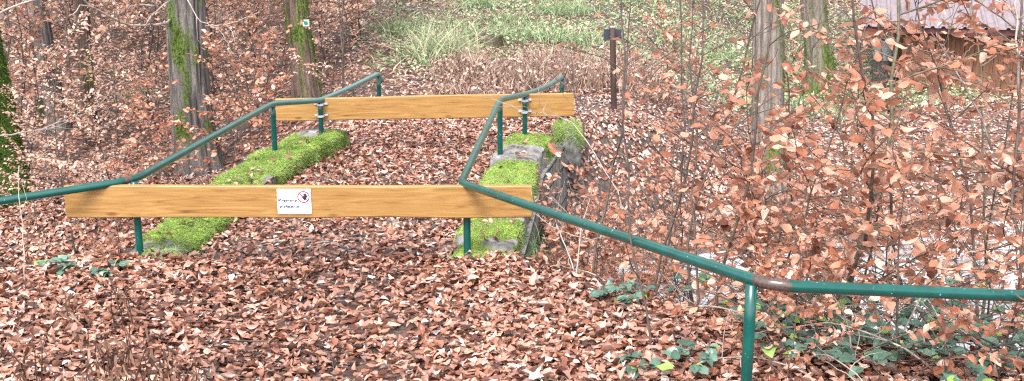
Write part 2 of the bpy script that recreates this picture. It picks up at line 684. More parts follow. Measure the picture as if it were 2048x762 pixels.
# ------------------------------------------------------------------ leaves
def leaf_templates(k, rows, w, fold, curl, wave, seed):
    r = np.random.default_rng(seed)
    T = []
    for _ in range(k):
        fo, cu = r.normal(0, fold), r.normal(0, curl)
        wv, ph = r.uniform(0, wave), r.uniform(0, 6.28)
        tw = r.normal(0, .35)
        pts = [(0, 0, 0)]
        for s, ww in rows:
            ww *= w
            zc = cu * (s - .45) ** 2 * 2.5
            sk = r.normal(0, .02)
            for side in (-1, 0, 1):
                x = side * ww * math.cos(fo)
                z = abs(side) * ww * math.sin(fo) + zc + side * tw * ww * (s - .4) + abs(side) * wv * math.sin(ph + s * 9 + side)
                pts.append((x + sk, s, z))
        pts.append((0, 1, cu * .55 ** 2 * 2.5))
        T.append(pts)
    n = len(rows)
    tris = [(0, 2, 1), (0, 3, 2)]
    quads = []
    for i in range(n - 1):
        a = 1 + 3 * i
        quads += [(a, a + 1, a + 4, a + 3), (a + 1, a + 2, a + 5, a + 4)]
    a = 1 + 3 * (n - 1)
    tip = 1 + 3 * n
    tris += [(a, a + 1, tip), (a + 1, a + 2, tip)]
    T = np.array(T, float)
    T[:, :, 1] -= 0
    return T, np.array(tris), np.array(quads) if quads else np.zeros((0, 4), int)


ROWS = [(.18, .20), (.45, .32), (.75, .22)]
T_NEAR = leaf_templates(32, [(.10, .14), (.30, .29), (.55, .31), (.80, .17)], 1.0, .42, .42, .06, 1)
ROWS5 = [(.08, .13), (.26, .27), (.48, .32), (.70, .25), (.89, .11)]


def leaf_templates5(k, rows, fold, curl, wave, seed):
    r = np.random.default_rng(seed)
    T = []
    cols = (-1, -.5, 0, .5, 1)
    for _ in range(k):
        fo, cu, cu3 = r.normal(0, fold), r.normal(0, curl), r.normal(0, curl)
        asp = r.uniform(.75, 1.15)
        ph, wv, tw, sk = r.uniform(0, 6.28), r.uniform(0, wave), r.normal(0, .3), r.normal(0, .12)
        zf = lambda s: cu * (s - .45) ** 2 * 2.2 + cu3 * (s - .5) ** 3 * 3
        pts = [(0, 0, zf(0))]
        for s, ww in rows:
            for c in cols:
                w_ = ww * asp
                z = zf(s) + fo * c * c * w_ * 1.6 + tw * c * w_ * (s - .4) + wv * c * c * math.sin(ph + s * 11 + c * 2)
                x = c * w_ * (1 - .25 * min(1, abs(fo)) * abs(c)) + sk * (s - .5) ** 2
                pts.append((x, s, z))
        pts.append((sk * .25, 1, zf(1)))
        T.append(pts)
    n = len(rows)
    tris = [(0, 1 + c + 1, 1 + c) for c in range(4)]
    quads = []
    for i in range(n - 1):
        a = 1 + 5 * i
        quads += [(a + c, a + c + 1, a + c + 6, a + c + 5) for c in range(4)]
    a = 1 + 5 * (n - 1)
    tris += [(a + c, a + c + 1, 1 + 5 * n) for c in range(4)]
    return np.array(T, float), np.array(tris), np.array(quads)


T_FLAT = leaf_templates5(48, ROWS5, .40, .26, .06, 6)
T_FAR = leaf_templates(16, [(.45, .31)], 1.0, .45, .3, .05, 2)
T_BRAM = leaf_templates(12, [(.12, .26), (.4, .40), (.75, .25)], 1.0, .18, .15, .03, 3)


def frames(d, n):
    d = d / (np.linalg.norm(d, axis=1)[:, None] + 1e-9)
    s = np.cross(d, n)
    s /= np.linalg.norm(s, axis=1)[:, None] + 1e-9
    n = np.cross(s, d)
    return np.stack([s, d, n], -1)


def leaves(T, pos, Rm, scale, hue, shade=None):
    tp, tr, qd = T
    n, k = len(pos), tp.shape[1]
    var = rng.integers(0, len(tp), n)
    V = pos[:, None, :] + scale[:, None, None] * np.einsum('nij,nkj->nki', Rm, tp[var])
    off = (np.arange(n) * k)[:, None, None]
    tris = (tr[None] + off).reshape(-1, 3)
    quads = (qd[None] + off).reshape(-1, 4)
    shade = rng.random(n) if shade is None else shade
    tint = np.stack([hue, shade, rng.random(n)], 1).repeat(k, 0)
    return V.reshape(-1, 3), tris, quads, tint


def normal_at(x, y):
    e = .08
    g = gtop(x, y)
    n = np.stack([-(gtop(x + e, y) - g) / e, -(gtop(x, y + e) - g) / e, np.ones_like(x)], -1)
    return n / np.linalg.norm(n, axis=1)[:, None]


def wedge(y0, y1, dens, margin=1.0):
    """random ground points over what the camera (and a step aside) sees"""
    h = lambda y: .47 * y + margin
    area = (y1 - y0) * (h(y0) + h(y1))
    n = int(area * dens)
    y = np.sqrt(rng.random(n) * (y1 ** 2 - y0 ** 2) + y0 ** 2)
    x = (rng.random(n) * 2 - 1) * h(y)
    return x, y


def hill_green(x, y):
    """0..1 how grassy the hill is"""
    a = x / np.maximum(y, 6) * 12
    g = sstep((a + 1.9) / 1.2) * sstep((5.6 - a) / 1.4) * sstep((y - 13.3 - .5 * np.maximum(0, a - .8)) / 1.6)
    return g * np.clip(.70 + .7 * n2(x, y, .5, 3, 21), 0, 1)


pieces = []
for y0, y1, dens, T in ((2.6, 7.0, 1750, T_FLAT), (7.0, 12.0, 1300, T_FLAT), (12.0, 17.0, 520, T_FAR), (17, 27, 280, T_FAR)):
    x, y = wedge(y0, y1, dens)
    z = gtop(x, y)
    off = np.abs(x - cx(y))
    keep = np.ones(len(x), bool)
    keep &= rng.random(len(x)) > .5 * hill_green(x, y)
    # worn wet middle of the path shows through
    worn = np.exp(-((x - cx(y) - .25) / .45) ** 2) * (y < 7.5) * (n2(x, y, 1.6, 3, 31) > .02)
    keep &= rng.random(len(x)) > (.62 * worn)
    keep &= ~((z < WATER_Z + .03) & (rng.random(len(x)) > .04))
    onl = (np.abs(x - pl(y)) < .20) & (y > 6.7) & (y < 10.3)
    onr = (np.abs(x - pr(y)) < .20) & (y > 6.7) & (y < 10.2)
    keep &= ~onl & ~onr
    keep &= ~((y > 12) & (x / y < -.10) & (rng.random(len(x)) < .45))
    keep &= ~((off > 2.0) & (y > 6.7) & (y < 8.8) & (x < 0) & (rng.random(len(x)) < .45))
    x, y, z = x[keep], y[keep], z[keep]
    n = len(x)
    nn = normal_at(x, y)
    steep = np.clip(1 - nn[:, 2], 0, 1)
    d = rng.normal(size=(n, 3))
    tilt = rng.normal(size=(n, 3)) * np.where(rng.random(n) < .13, .5, .11)[:, None]
    nrm = nn + tilt
    nrm[:, 2] = np.abs(nrm[:, 2])
    d -= nrm * (d * nrm).sum(1)[:, None] / (nrm ** 2).sum(1)[:, None]
    flip = rng.random(n) < .45
    nrm[flip] *= -1
    z = np.maximum(z, WATER_Z)
    sc = np.clip(rng.normal(.051, .013, n), .022, .085)
    pos = np.stack([x, y, z + .006 + np.abs(rng.normal(0, .022, n))], 1)
    onpath = np.exp(-(np.abs(x - cx(y)) / 1.15) ** 4)
    strip = np.exp(-((x - cx(y) - .25) / .5) ** 2) * (y < 7.2) * (.6 + .6 * n2(x, y, 1.3, 2, 33))
    hue = np.clip(rng.beta(1.5, 1.35, n) * .98 + .02 - .10 * onpath - .30 * strip + .08 * n2(x, y, 1.2, 2, 41), 0, .96)
    grey = rng.random(n) < .035
    hue = np.clip(hue + .13 * sstep((y - 9.5) / 3), 0, .97)  # paler with distance: grazing reflection on far leaves put into their colour
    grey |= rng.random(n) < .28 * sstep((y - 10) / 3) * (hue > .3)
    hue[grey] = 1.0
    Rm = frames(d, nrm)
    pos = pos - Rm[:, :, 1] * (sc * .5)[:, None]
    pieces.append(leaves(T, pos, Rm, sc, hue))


def join_pieces(ps):
    V, t, q, c, n = [], [], [], [], 0
    for v, tr, qd, ti in ps:
        V.append(v); t.append(tr + n); q.append(qd + n); c.append(ti); n += len(v)
    return np.concatenate(V), np.concatenate(t), np.concatenate(q), np.concatenate(c)


# leaves that settled on the parapets
n = 150
yv = rng.uniform(6.9, 10.3, n)
lft = rng.random(n) < .5
xv = np.where(lft, pl(yv), pr(yv)) + rng.normal(0, .11, n)
zv = np.where(lft, np.interp(yv, [6.85, 7.4, 8, 9.4, 10.3], [-.05, .0, .035, .06, .08]), np.interp(yv, [6.4, 6.7, 7.3, 9.4, 10.2], [-.09, -.04, .01, .05, .07])) + .035
nrm = unit(rng.normal(0, .3, (n, 3)) + [0, 0, 1])
d = rng.normal(size=(n, 3))
d -= nrm * (d * nrm).sum(1)[:, None]
pieces.append(leaves(T_FLAT, np.stack([xv, yv, zv], 1), frames(d, nrm), rng.uniform(.03, .065, n), rng.beta(1.6, 1.6, n)))
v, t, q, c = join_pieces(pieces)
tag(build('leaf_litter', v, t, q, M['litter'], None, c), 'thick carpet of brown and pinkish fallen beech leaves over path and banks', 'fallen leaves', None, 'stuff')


# ------------------------------------------------------------------ blades (grass, reeds, moss)
def blades(pos, d, length, width, bend, hue, seg=3):
    """tapering curved blades: pos (n,3), d (n,3) start direction, bend (n,3) added towards the tip"""
    n = len(pos)
    side = np.cross(d, rng.normal(size=(n, 3)))
    side /= np.linalg.norm(side, axis=1)[:, None] + 1e-9
    V = []
    for k in range(seg + 1):
        s = k / seg
        p = pos + (d * s + bend * s * s) * length[:, None]
        w = width * (1 - s ** 1.5) * (.5 if k == 0 else 1)
        if k < seg:
            V += [p - side * w[:, None], p + side * w[:, None]]
        else:
            V += [p]
    V = np.stack(V, 1)
    m = V.shape[1]
    off = (np.arange(n) * m)[:, None, None]
    q = np.array([(2 * k, 2 * k + 1, 2 * k + 3, 2 * k + 2) for k in range(seg - 1)]).reshape(-1, 4)
    t = np.array([(2 * seg - 2, 2 * seg - 1, 2 * seg)])
    tint = np.stack([hue, rng.random(n), rng.random(n)], 1).repeat(m, 0)
    return V.reshape(-1, 3), (t[None] + off).reshape(-1, 3), (q[None] + off).reshape(-1, 4), tint


# green ground cover on the hill beyond the bridge
x, y = wedge(12.6, 27, 520)
g = hill_green(x, y)
k = rng.random(len(x)) < g * np.interp(y, [12, 18, 27], [.9, .8, .5])
x, y = x[k], y[k]
n = len(x)
clump = np.clip(.5 + n2(x, y, 1.3, 3, 55), .1, 1)
pos = np.stack([x, y, gtop(x, y)], 1)
d = unit(np.stack([rng.normal(0, .55, n), rng.normal(0, .55, n), np.ones(n)], 1))
bend = np.stack([rng.normal(0, .6, n), rng.normal(0, .6, n), -rng.random(n) * .8], 1)
hue = np.clip(.48 + .35 * n2(x, y, 1.1, 2, 61) + rng.normal(0, .16, n) + .35 * (rng.random(n) < .25), 0, 1)
p1 = blades(pos, d, .06 + .22 * rng.random(n) * clump, .006 + .006 * rng.random(n), bend, hue)
# broad herb leaves between the grass
x, y = wedge(13.2, 27, 260)
k = rng.random(len(x)) < hill_green(x, y) * (n2(x, y, .9, 3, 71) > -.05)
x, y = x[k], y[k]
n = len(x)
pos = np.stack([x, y, gtop(x, y) + .03 + .14 * rng.random(n)], 1)
nrm = unit(rng.normal(0, .5, (n, 3)) + [0, -.25, 1])
d = rng.normal(size=(n, 3))
d -= nrm * (d * nrm).sum(1)[:, None]
p2 = leaves(T_FAR, pos, frames(d, nrm), rng.uniform(.035, .085, n), np.clip(.55 + rng.normal(0, .2, n), 0, .9))
v, t, q, c = join_pieces([p1, p2])
tag(build('hillside_grass', v, t, q, M['grass'], None, c), 'pale green grass and herbs covering the hill beyond the bridge', 'grass', None, 'stuff')

# band of dead brown stalks before the hill
n = 5200
u = rng.uniform(870, 1330, n)
yy = rng.uniform(12.9, 14.6, n) + (u - 1000) / 900
x = (u - 1024) / FPX * yy * 1.03
keep = n2(x, yy, 1.2, 2, 81) > -.12 - .3 * (rng.random(len(x)) < .3)
x, yy = x[keep], yy[keep]
n = len(x)
fade = np.interp(x, [-1.0, -.5, 1.1, 1.9], [.5, 1, 1, .45])
pos = np.stack([x, yy, gtop(x, yy)], 1)
d = unit(np.stack([rng.normal(0, .22, n), rng.normal(0, .22, n), np.ones(n)], 1))
bend = np.stack([rng.normal(0, .3, n), rng.normal(0, .3, n), -rng.random(n) * .4], 1)
r1 = blades(pos, d, (.16 + .28 * rng.random(n)) * fade * np.clip(.75 + .8 * n2(x, yy, 1.8, 2, 83), .3, 1.3), .005 + .005 * rng.random(n), bend, rng.beta(2, 2, n))
m_ = 2500
kk = rng.integers(0, n, m_)
ps = pos[kk] + np.stack([rng.normal(0, .03, m_), rng.normal(0, .03, m_), .05 + .25 * rng.random(m_) * fade[kk]], 1)
dd = unit(rng.normal(size=(m_, 3)) * [1, 1, .6] + [0, 0, -.4])
r2 = leaves(T_FAR, ps, frames(dd, rng.normal(size=(m_, 3))), rng.uniform(.03, .07, m_), rng.beta(2, 2, m_))
v, t, q, c = join_pieces([r1, r2])
tag(build('dead_reeds', v, t, q, M['reed'], None, c), 'band of pinkish brown dead stalks between the far board and the green hill', 'dead stalks', None, 'stuff')


# small twigs lying about
tw = MB()
for _ in range(650):
    yv = random.uniform(3.3, 22)
    xv = random.uniform(-1, 1) * (.47 * yv + .6)
    z0 = float(gtop(np.array([xv]), np.array([yv]))[0])
    if z0 < WATER_Z + .05:
        continue
    L = random.uniform(.12, .6)
    an = random.uniform(0, 6.28)
    m0 = np.array([xv, yv])
    pts = []
    for s in np.linspace(-.5, .5, 5):
        p = m0 + np.array([math.cos(an), math.sin(an)]) * L * s + np.array([random.gauss(0, .015), random.gauss(0, .015)])
        zz = float(gtop(p[:1], p[1:])[0])
        pts.append((p[0], p[1], zz + .035 + random.random() * .03))
    tw.tube(pts, np.linspace(.0032, .0013, 5) * random.uniform(.5, 1.2), 4)
tag(tw.build('twig_litter', M['twig'], None, True), 'thin grey twigs scattered over the fallen leaves', 'twigs', None, 'stuff')


# ------------------------------------------------------------------ bridge
def sweep_wall(yr, cfun, half, ztop, zbot, seed, amp=.03, step=.035):
    ys = np.arange(yr[0], yr[1], step)
    prof = []
    hb = half
    for k in range(20):
        prof.append((-hb, k / 20, 0))
    for k in range(14):
        prof.append((-hb + 2 * hb * k / 14, 1, 0))
    for k in range(20):
        prof.append((hb, 1 - k / 19, 0))
    prof = np.array(prof)
    V = []
    for yv in ys:
        zt = ztop(yv)
        e = min(1, (yv - yr[0]) / .12 + .15, (yr[1] - yv) / .10 + .2) ** .5
        xs = cfun(yv) + prof[:, 0]
        zs = zbot + (zt * e + zbot * (1 - e) - zbot) * prof[:, 1]
        # rounded shoulders
        sh = np.clip((np.abs(prof[:, 0]) / hb - .55) / .45, 0, 1) ** 2 * (prof[:, 1] > .98)
        zs = zs - sh * .035
        V.append(np.stack([xs, np.full_like(xs, yv), zs], 1))
    V = np.array(V)
    m = len(prof)
    cen = np.stack([cfun(ys), ys, np.full_like(ys, -.1)], 1)[:, None, :]
    out = unit(V - cen)
    disp = amp * fbm(V * 5, 4, seed) + .02 * fbm(V * 17, 3, seed + 3)
    # joints between the blocks
    ph = (ys + .3 * seed) % .62
    joint = np.exp(-(np.minimum(ph, .62 - ph) / .025) ** 2)[:, None] * .03
    V = V + out * (disp - joint)[..., None]
    ii = np.arange(len(ys) * m).reshape(len(ys), m)
    q = np.stack([ii[:-1, :-1], ii[1:, :-1], ii[1:, 1:], ii[:-1, 1:]], -1).reshape(-1, 4)
    verts = V.reshape(-1, 3)
    tr = []
    for row, flip in ((0, False), (len(ys) - 1, True)):
        c = len(verts)
        verts = np.concatenate([verts, V[row].mean(0)[None]])
        for j in range(m - 1):
            a, b_ = ii[row, j], ii[row, j + 1]
            tr.append((c, a, b_) if not flip else (c, b_, a))
    return verts, np.array(tr), q, V


def moss_on(V, count, mask, seed, lo=.012, hi=.035, z_bias=.0):
    """short curling moss strands over the displaced grid V (rows, cols, 3)"""
    a, b_ = V.shape[:2]
    i = rng.integers(0, a - 1, count * 2)
    j = rng.integers(0, b_ - 1, count * 2)
    fu, fv = rng.random(count * 2)[:, None], rng.random(count * 2)[:, None]
    p = (V[i, j] * (1 - fu) + V[i + 1, j] * fu) * (1 - fv) + (V[i, j + 1] * (1 - fu) + V[i + 1, j + 1] * fu) * fv
    nrm = -unit(np.cross(V[i + 1, j] - V[i, j], V[i, j + 1] - V[i, j]))
    k = rng.random(count * 2) < mask(p, nrm)
    p, nrm = p[k][:count], nrm[k][:count]
    n = len(p)
    d = unit(nrm + rng.normal(0, .45, (n, 3)))
    bend = rng.normal(0, .35, (n, 3)) + [0, 0, -.65]
    hue = np.clip(.50 + .42 * fbm(p * 6, 3, seed) + rng.normal(0, .07, n), 0, 1)
    L = rng.uniform(lo, hi, n)
    return blades(p, d, L, .0022 + .0022 * rng.random(n), bend, hue, 2)


def mossy_parapet(g, mask):
    v, t, q, G = g
    nr_ = -unit(np.cross(np.gradient(G, axis=0), np.gradient(G, axis=1)))
    f = np.asarray(mask(G.reshape(-1, 3), nr_.reshape(-1, 3)), float)
    tint = np.zeros((len(v), 3))
    tint[:len(f), 0] = f
    return build('parapet', v, t, q, M['mossystone'], bridge, tint)


bridge = empty('stone_bridge', (0, 0, 0), 'low old stone footbridge with mossy parapets, its deck buried in brown leaves', 'bridge')
ys = np.linspace(6.5, 10.9, 90)
top = np.full_like(ys, DECK_Z - .02)
bot = np.where(np.abs(ys - 8.75) < 1.35, -1.15 + .78 * np.sqrt(np.clip(1 - ((ys - 8.75) / 1.35) ** 2, 0, 1)), -1.75)
xl, xr = pl(ys) - .23, pr(ys) + .24
V = np.stack([np.stack([xl, ys, top], 1), np.stack([xr, ys, top], 1), np.stack([xr, ys, bot], 1), np.stack([xl, ys, bot], 1)], 1)
nrow = len(ys)
ii = np.arange(nrow * 4).reshape(nrow, 4)
Q = []
for j in range(4):
    Q.append(np.stack([ii[:-1, j], ii[:-1, (j + 1) % 4], ii[1:, (j + 1) % 4], ii[1:, j]], -1))
Q = np.concatenate(Q + [ii[:1], ii[-1:, ::-1]])
build('arch', V.reshape(-1, 3), None, Q, M['masonry'], bridge, None, False)

zl_ = lambda y: np.interp(y, [6.4, 6.85, 7.4, 8.0, 9.4, 10.3], [-.10, -.05, .0, .035, .06, .08])
zr_ = lambda y: np.interp(y, [6.4, 6.7, 7.3, 9.4, 10.2], [-.09, -.04, .01, .05, .07])
v, t, q, G = sweep_wall((6.85, 10.42), pl, .20, zl_, -.5, 3)
GL = (v, t, q, G)


def mask_l(p, nrm):
    m = (fbm(p * 2.2, 3, 5) - .35 * np.exp(-((p[:, 1] - 6.8) / .5) ** 2) > -.38) * np.where(nrm[:, 2] > .5, 1, .9) * (p[:, 2] > -.2)
    end = np.clip((p[:, 1] - 10.28) / .1, 0, 1)
    return m * (1 - end)


par = mossy_parapet(GL, mask_l)
par['label'] = 'left parapet thickly covered in lime green moss'
mv, mt, mq, mc = moss_on(G, 90000, mask_l, 9, .010, .028)
build('moss', mv, mt, mq, M['moss'], par, mc)
v, t, q, G = sweep_wall((6.5, 10.25), pr, .20, zr_, -.5, 8)
GR_ = (v, t, q, G)


def mask_r(p, nrm):
    bare = np.exp(-((p[:, 1] - 9.45) / .22) ** 2)
    return ((fbm(p * 2.6, 3, 15) - .9 * bare) > -.25) * np.where(nrm[:, 2] > .45, 1, np.where(nrm[:, 0] > 0, .45, .7)) * (p[:, 2] > -.3)


par = mossy_parapet(GR_, mask_r)
par['label'] = 'right parapet of grey stone only partly mossy'
mv, mt, mq, mc = moss_on(G, 60000, mask_r, 19, .010, .028)
build('moss', mv, mt, mq, M['moss'], par, mc)

# detached mossy stones beyond the right parapet
def mossy_stone(name, c, half, zt, length, zb, label, seed, mossn):
    root = empty(name, (c[0], c[1], zb), label, 'stone', 'mossy stones by the bridge')
    ph = np.linspace(-math.pi / 2, math.pi / 2, 36)
    th = np.linspace(0, 2 * math.pi, 61)
    TH, PH = np.meshgrid(th, ph)
    sp = lambda v_, e: np.sign(v_) * np.abs(v_) ** e
    h = (zt - zb) / 2
    V = np.stack([half * sp(np.cos(PH), .4) * sp(np.cos(TH), .45), length / 2 * sp(np.cos(PH), .4) * sp(np.sin(TH), .45), h * sp(np.sin(PH), .4)], -1)
    d = .16 * fbm(unit(V) * 1.7 + seed, 3, seed) + .07 * fbm(unit(V) * 5 + seed, 3, seed + 1)
    V = V * (1 + d[..., None])
    V[:, -1] = V[:, 0]
    V[..., 2] += h
    ii = np.arange(V.shape[0] * 61).reshape(-1, 61)
    q = np.stack([ii[:-1, :-1], ii[:-1, 1:], ii[1:, 1:], ii[1:, :-1]], -1).reshape(-1, 4)
    build('stone', V.reshape(-1, 3), None, q, M['stone'], root)
    zc = zt - zb
    mv, mt, mq, mc = moss_on(V, mossn, lambda p, n_: (n_[:, 2] > .3) * 1.0 + (n_[:, 2] <= .3) * .45 * (p[:, 2] > zc - .2), seed, .015, .04)
    build('moss', mv, mt, mq, M['moss'], root, mc)


mossy_stone('mossy_stone', (at(1136, 250, 10.9)[0], 10.9), .13, at(1136, 250, 10.9)[2], .6, float(at(1136, 250, 10.9)[2]) - .40, 'upright mossy stone block just beyond the right parapet, under the far board end', 31, 9000)
mossy_stone('mossy_stone', (at(1094, 305, 10.2)[0], 10.25), .08, at(1094, 305, 10.3)[2], .3, -.5, 'small mossy stone between the right parapet and the upright block', 37, 3000)
mossy_stone('mossy_stone', (at(235, 497, 7.0)[0] + .35, 6.85), .12, .0, .5, -.4, 'low mossy stone at the near left foot of the bridge behind the front board', 43, 2500)

# ------------------------------------------------------------------ handrails
def handrail(P, dd, posts, label, rust_pts):
    root = empty('handrail', (0, 0, 0), label, 'handrail', 'green pipe handrails of the bridge')
    path = resample(fillet(P, dd, 10), .05)
    tint = np.zeros((len(path), 3))
    for rp, rad in rust_pts:
        rp = path[np.argmin(np.linalg.norm(path - rp, axis=1))]
        tint[:, 0] = np.maximum(tint[:, 0], np.exp(-(np.linalg.norm(path - rp, axis=1) / rad) ** 2) * .75)
    tint[:, 1] = np.interp(path[:, 1], [6.5, 8.5, 10.5], [0, .08, .3])  # sky reflection painted on, stronger towards the far end of the rail
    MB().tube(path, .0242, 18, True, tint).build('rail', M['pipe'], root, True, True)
    for (px, py, zt, zb) in posts:
        mb = MB()
        pts = np.array([(px, py, z) for z in np.linspace(zb, zt, 7)])
        mb.tube(pts, .0225, 16, True)
        mb.build('post', M['pipe'], root, True, True)
    return root


RL = .0242
l0, l1, l2, l3 = at(268, 360, 6.8), at(545, 207, 9.42), at(640, 201, 10.08), at(757, 147, 11.5)
lm = (l2 * .55 + l3 * .45) + np.array([0, 0, -.012])
lend = at(0, 402, 6.45)
lext = lend + (lend - l0) * .7
PL = [lext, lend, l0, l1, l2, lm, l3, l3 + np.array([.03, .03, -.09])]
gl = lambda p: float(gtop(np.array([p[0]]), np.array([p[1]]))[0])
posts_l = [(l0[0], l0[1], l0[2] - .01, gl(l0) - .25), (l1[0] - .0, l1[1], l1[2] - .01, -.1), (l2[0], l2[1], l2[2] - .01, -.1),
           (l3[0], l3[1], l3[2] - .012, gl(l3) - .2), (lext[0], lext[1], lext[2] - .01, gl(lext) - .2)]
handrail(PL, [0, .1, .16, .12, .1, .3, .035, 0], posts_l, 'green pipe handrail along the left parapet, running out of the photo leftward', [(l0 + [-.05, 0, 0], .025)])

r4, r3, r2_, r1_, r0 = at(1124, 154, 11.5), at(1050, 189, 10.08), at(1000, 199, 9.4), at(922, 366, 6.8), at(1540, 571, 4.05)
rr = at(2048, 592, 4.35)
rext = rr + (rr - r0) * 1.2
rm = (r3 * .5 + r4 * .5) + np.array([0.01, 0, -.02])
PR = [r4, rm, r3, r2_, r1_, r0, rr, rext]
pn = at(1503, 566, 4.13)
posts_r = [(r4[0], r4[1], r4[2] - .012, gl(r4) - .2), (r3[0], r3[1], r3[2] - .01, -.1), (r2_[0], r2_[1] , r2_[2] - .01, -.1),
           (r1_[0] + .035, r1_[1] - .02, r1_[2] - .02, gl(r1_) - .3), (pn[0], pn[1], pn[2] - .005, gl(pn) - .4), (rext[0], rext[1], rext[2] - .01, gl(rext) - .3)]
handrail(PR, [0, .3, .1, .16, .07, .13, .2, 0], posts_r, 'green pipe handrail on the right, sweeping close past the viewer with a rusty bend', [(at(1525, 568, 4.07), .085)])


# ------------------------------------------------------------------ boards and sign
def board(A, B, h, th, seed, root):
    """board from A to B (centre line, world), irregular ends; child mesh in its own axes"""
    L = np.linalg.norm(B - A)
    nx_, nz_ = 60, 8
    o_x = np.linspace(-L / 2, L / 2, nx_)
    o_z = np.linspace(-h / 2, h / 2, nz_)
    V, q = [], []
    # cross-section ring with eased edges
    e = .006
    ring = [(-th / 2, -h / 2 + e), (-th / 2, 0), (-th / 2, h / 2 - e), (-th / 2 + e, h / 2), (th / 2 - e, h / 2), (th / 2, h / 2 - e), (th / 2, -h / 2 + e), (th / 2 - e, -h / 2), (-th / 2 + e, -h / 2)]
    m = len(ring)
    for xx in o_x:
        for (yy_, zz_) in ring:
            dz = .004 * float(vnoise(np.array([xx * 2.1, np.sign(zz_) * 5.0, seed]))) if abs(zz_) > 0.02 else 0
            dy = .003 * float(vnoise(np.array([xx * 1.3, 9.0, seed])))
            V.append((xx, yy_ + dy, zz_ + dz))
    for i in range(nx_ - 1):
        for j in range(m):
            q.append((i * m + j, (i + 1) * m + j, (i + 1) * m + (j + 1) % m, i * m + (j + 1) % m))
    V = np.array(V)
    t = []
    for row in (0, nx_ - 1):
        c = len(V)
        V = np.concatenate([V, V[row * m:(row + 1) * m].mean(0)[None]])
        for j in range(m):
            a, b_ = row * m + j, row * m + (j + 1) % m
            t.append((c, a, b_) if row == 0 else (c, b_, a))
    o = build('plank', V, t, q, M['board'], root, None, False)
    recalc(o)
    return o


def axes_from(A, B):
    x = (B - A) / np.linalg.norm(B - A)
    y = np.array([-x[1], x[0], 0]); y /= np.linalg.norm(y)
    z = np.cross(x, y)
    return np.stack([x, y, z], 1)


FY = 6.735
a0, a1 = at(129, 370, FY), at(136, 433, FY)
b0, b1 = at(1063, 370, FY), at(1063, 435, FY)
A, B = (a0 + a1) / 2, (b0 + b1) / 2
Hb = float(a0[2] - a1[2])
fb = empty('barrier_board', (A + B) / 2, 'long yellow wooden board across the near end of the bridge, bearing the white sign', 'board', 'barrier boards across the bridge')
Mx = axes_from(A, B)
from mathutils import Matrix
fb.matrix_world = Matrix.Translation(Vector((A + B) / 2)) @ Matrix(Mx.tolist()).to_4x4()
board(A, B, Hb, .045, 3.0, fb)
FY2 = 10.15
a0, a1, b0, b1 = at(552, 197, FY2), at(553, 241, FY2), at(1147, 186, FY2), at(1148, 232, FY2)
A2, B2 = (a0 + a1) / 2, (b0 + b1) / 2
H2 = float((a0[2] - a1[2] + b0[2] - b1[2]) / 2)
sb = empty('barrier_board', (A2 + B2) / 2, 'yellow wooden board across the far end of the bridge, clamped to the posts', 'board', 'barrier boards across the bridge')
M2 = axes_from(A2, B2)
sb.matrix_world = Matrix.Translation(Vector((A2 + B2) / 2)) @ Matrix(M2.tolist()).to_4x4()
board(A2, B2, H2, .045, 8.0, sb)
inv = np.linalg.inv(np.array(sb.matrix_world))
for pt, py in ((l2, l2[1]), (r3, r3[1])):
    for dz in (.052, -.052):
        loc = inv @ np.array([pt[0], pt[1], (A2[2] + B2[2]) / 2 + .02 * (pt[0] + .85) + dz, 1])
        mb = MB()
        # U shaped strap round the post with two flat ears and bolt heads
        th = np.linspace(math.pi, 2 * math.pi, 9)
        ring = [(loc[0] + .029 * math.cos(a), loc[1] + .029 * math.sin(a), loc[2]) for a in th]
        pts = [(loc[0] - .058, -.028, loc[2]), (loc[0] - .03, -.028, loc[2])] + ring + [(loc[0] + .03, -.028, loc[2]), (loc[0] + .058, -.028, loc[2])]
        for k in range(len(pts) - 1):
            p, q_ = np.array(pts[k]), np.array(pts[k + 1])
            dirv = (q_ - p) / (np.linalg.norm(q_ - p) + 1e-9)
            nr = np.array([-dirv[1], dirv[0], 0])
            mb.box((p + q_) / 2, (np.linalg.norm(q_ - p) + .002, .004, .019), np.stack([dirv, nr, [0, 0, 1]], 1))
        for sx in (-.046, .046):
            mb.tube([(loc[0] + sx, -.031, loc[2]), (loc[0] + sx, -.040, loc[2])], .008, 6)
        mb.build('clamp', M['clamp'], sb)

# warning sign, screwed on the front board
SY = FY - .026
c0 = (at(553, 378, SY) + at(624, 428, SY)) / 2
SW = float(at(622, 400, SY)[0] - at(554.5, 400, SY)[0])
SH = float(at(588, 378, SY)[2] - at(588, 428, SY)[2])
sg = empty('warning_sign', c0, 'white metal sign reading Betreten verboten with a red no-entry hand symbol', 'sign')
MB().box((0, .0, 0), (SW, .003, SH), None, .0008).build('plate', M['plate'], sg)


def sxz(px, pz):      # zoomed sign pixel (1172 x 762 crop) -> sign plane
    u, v = 540 + px / 11.72, 370 + pz / 11.72
    p = at(u, v, SY)
    return p[0] - c0[0], p[2] - c0[2]


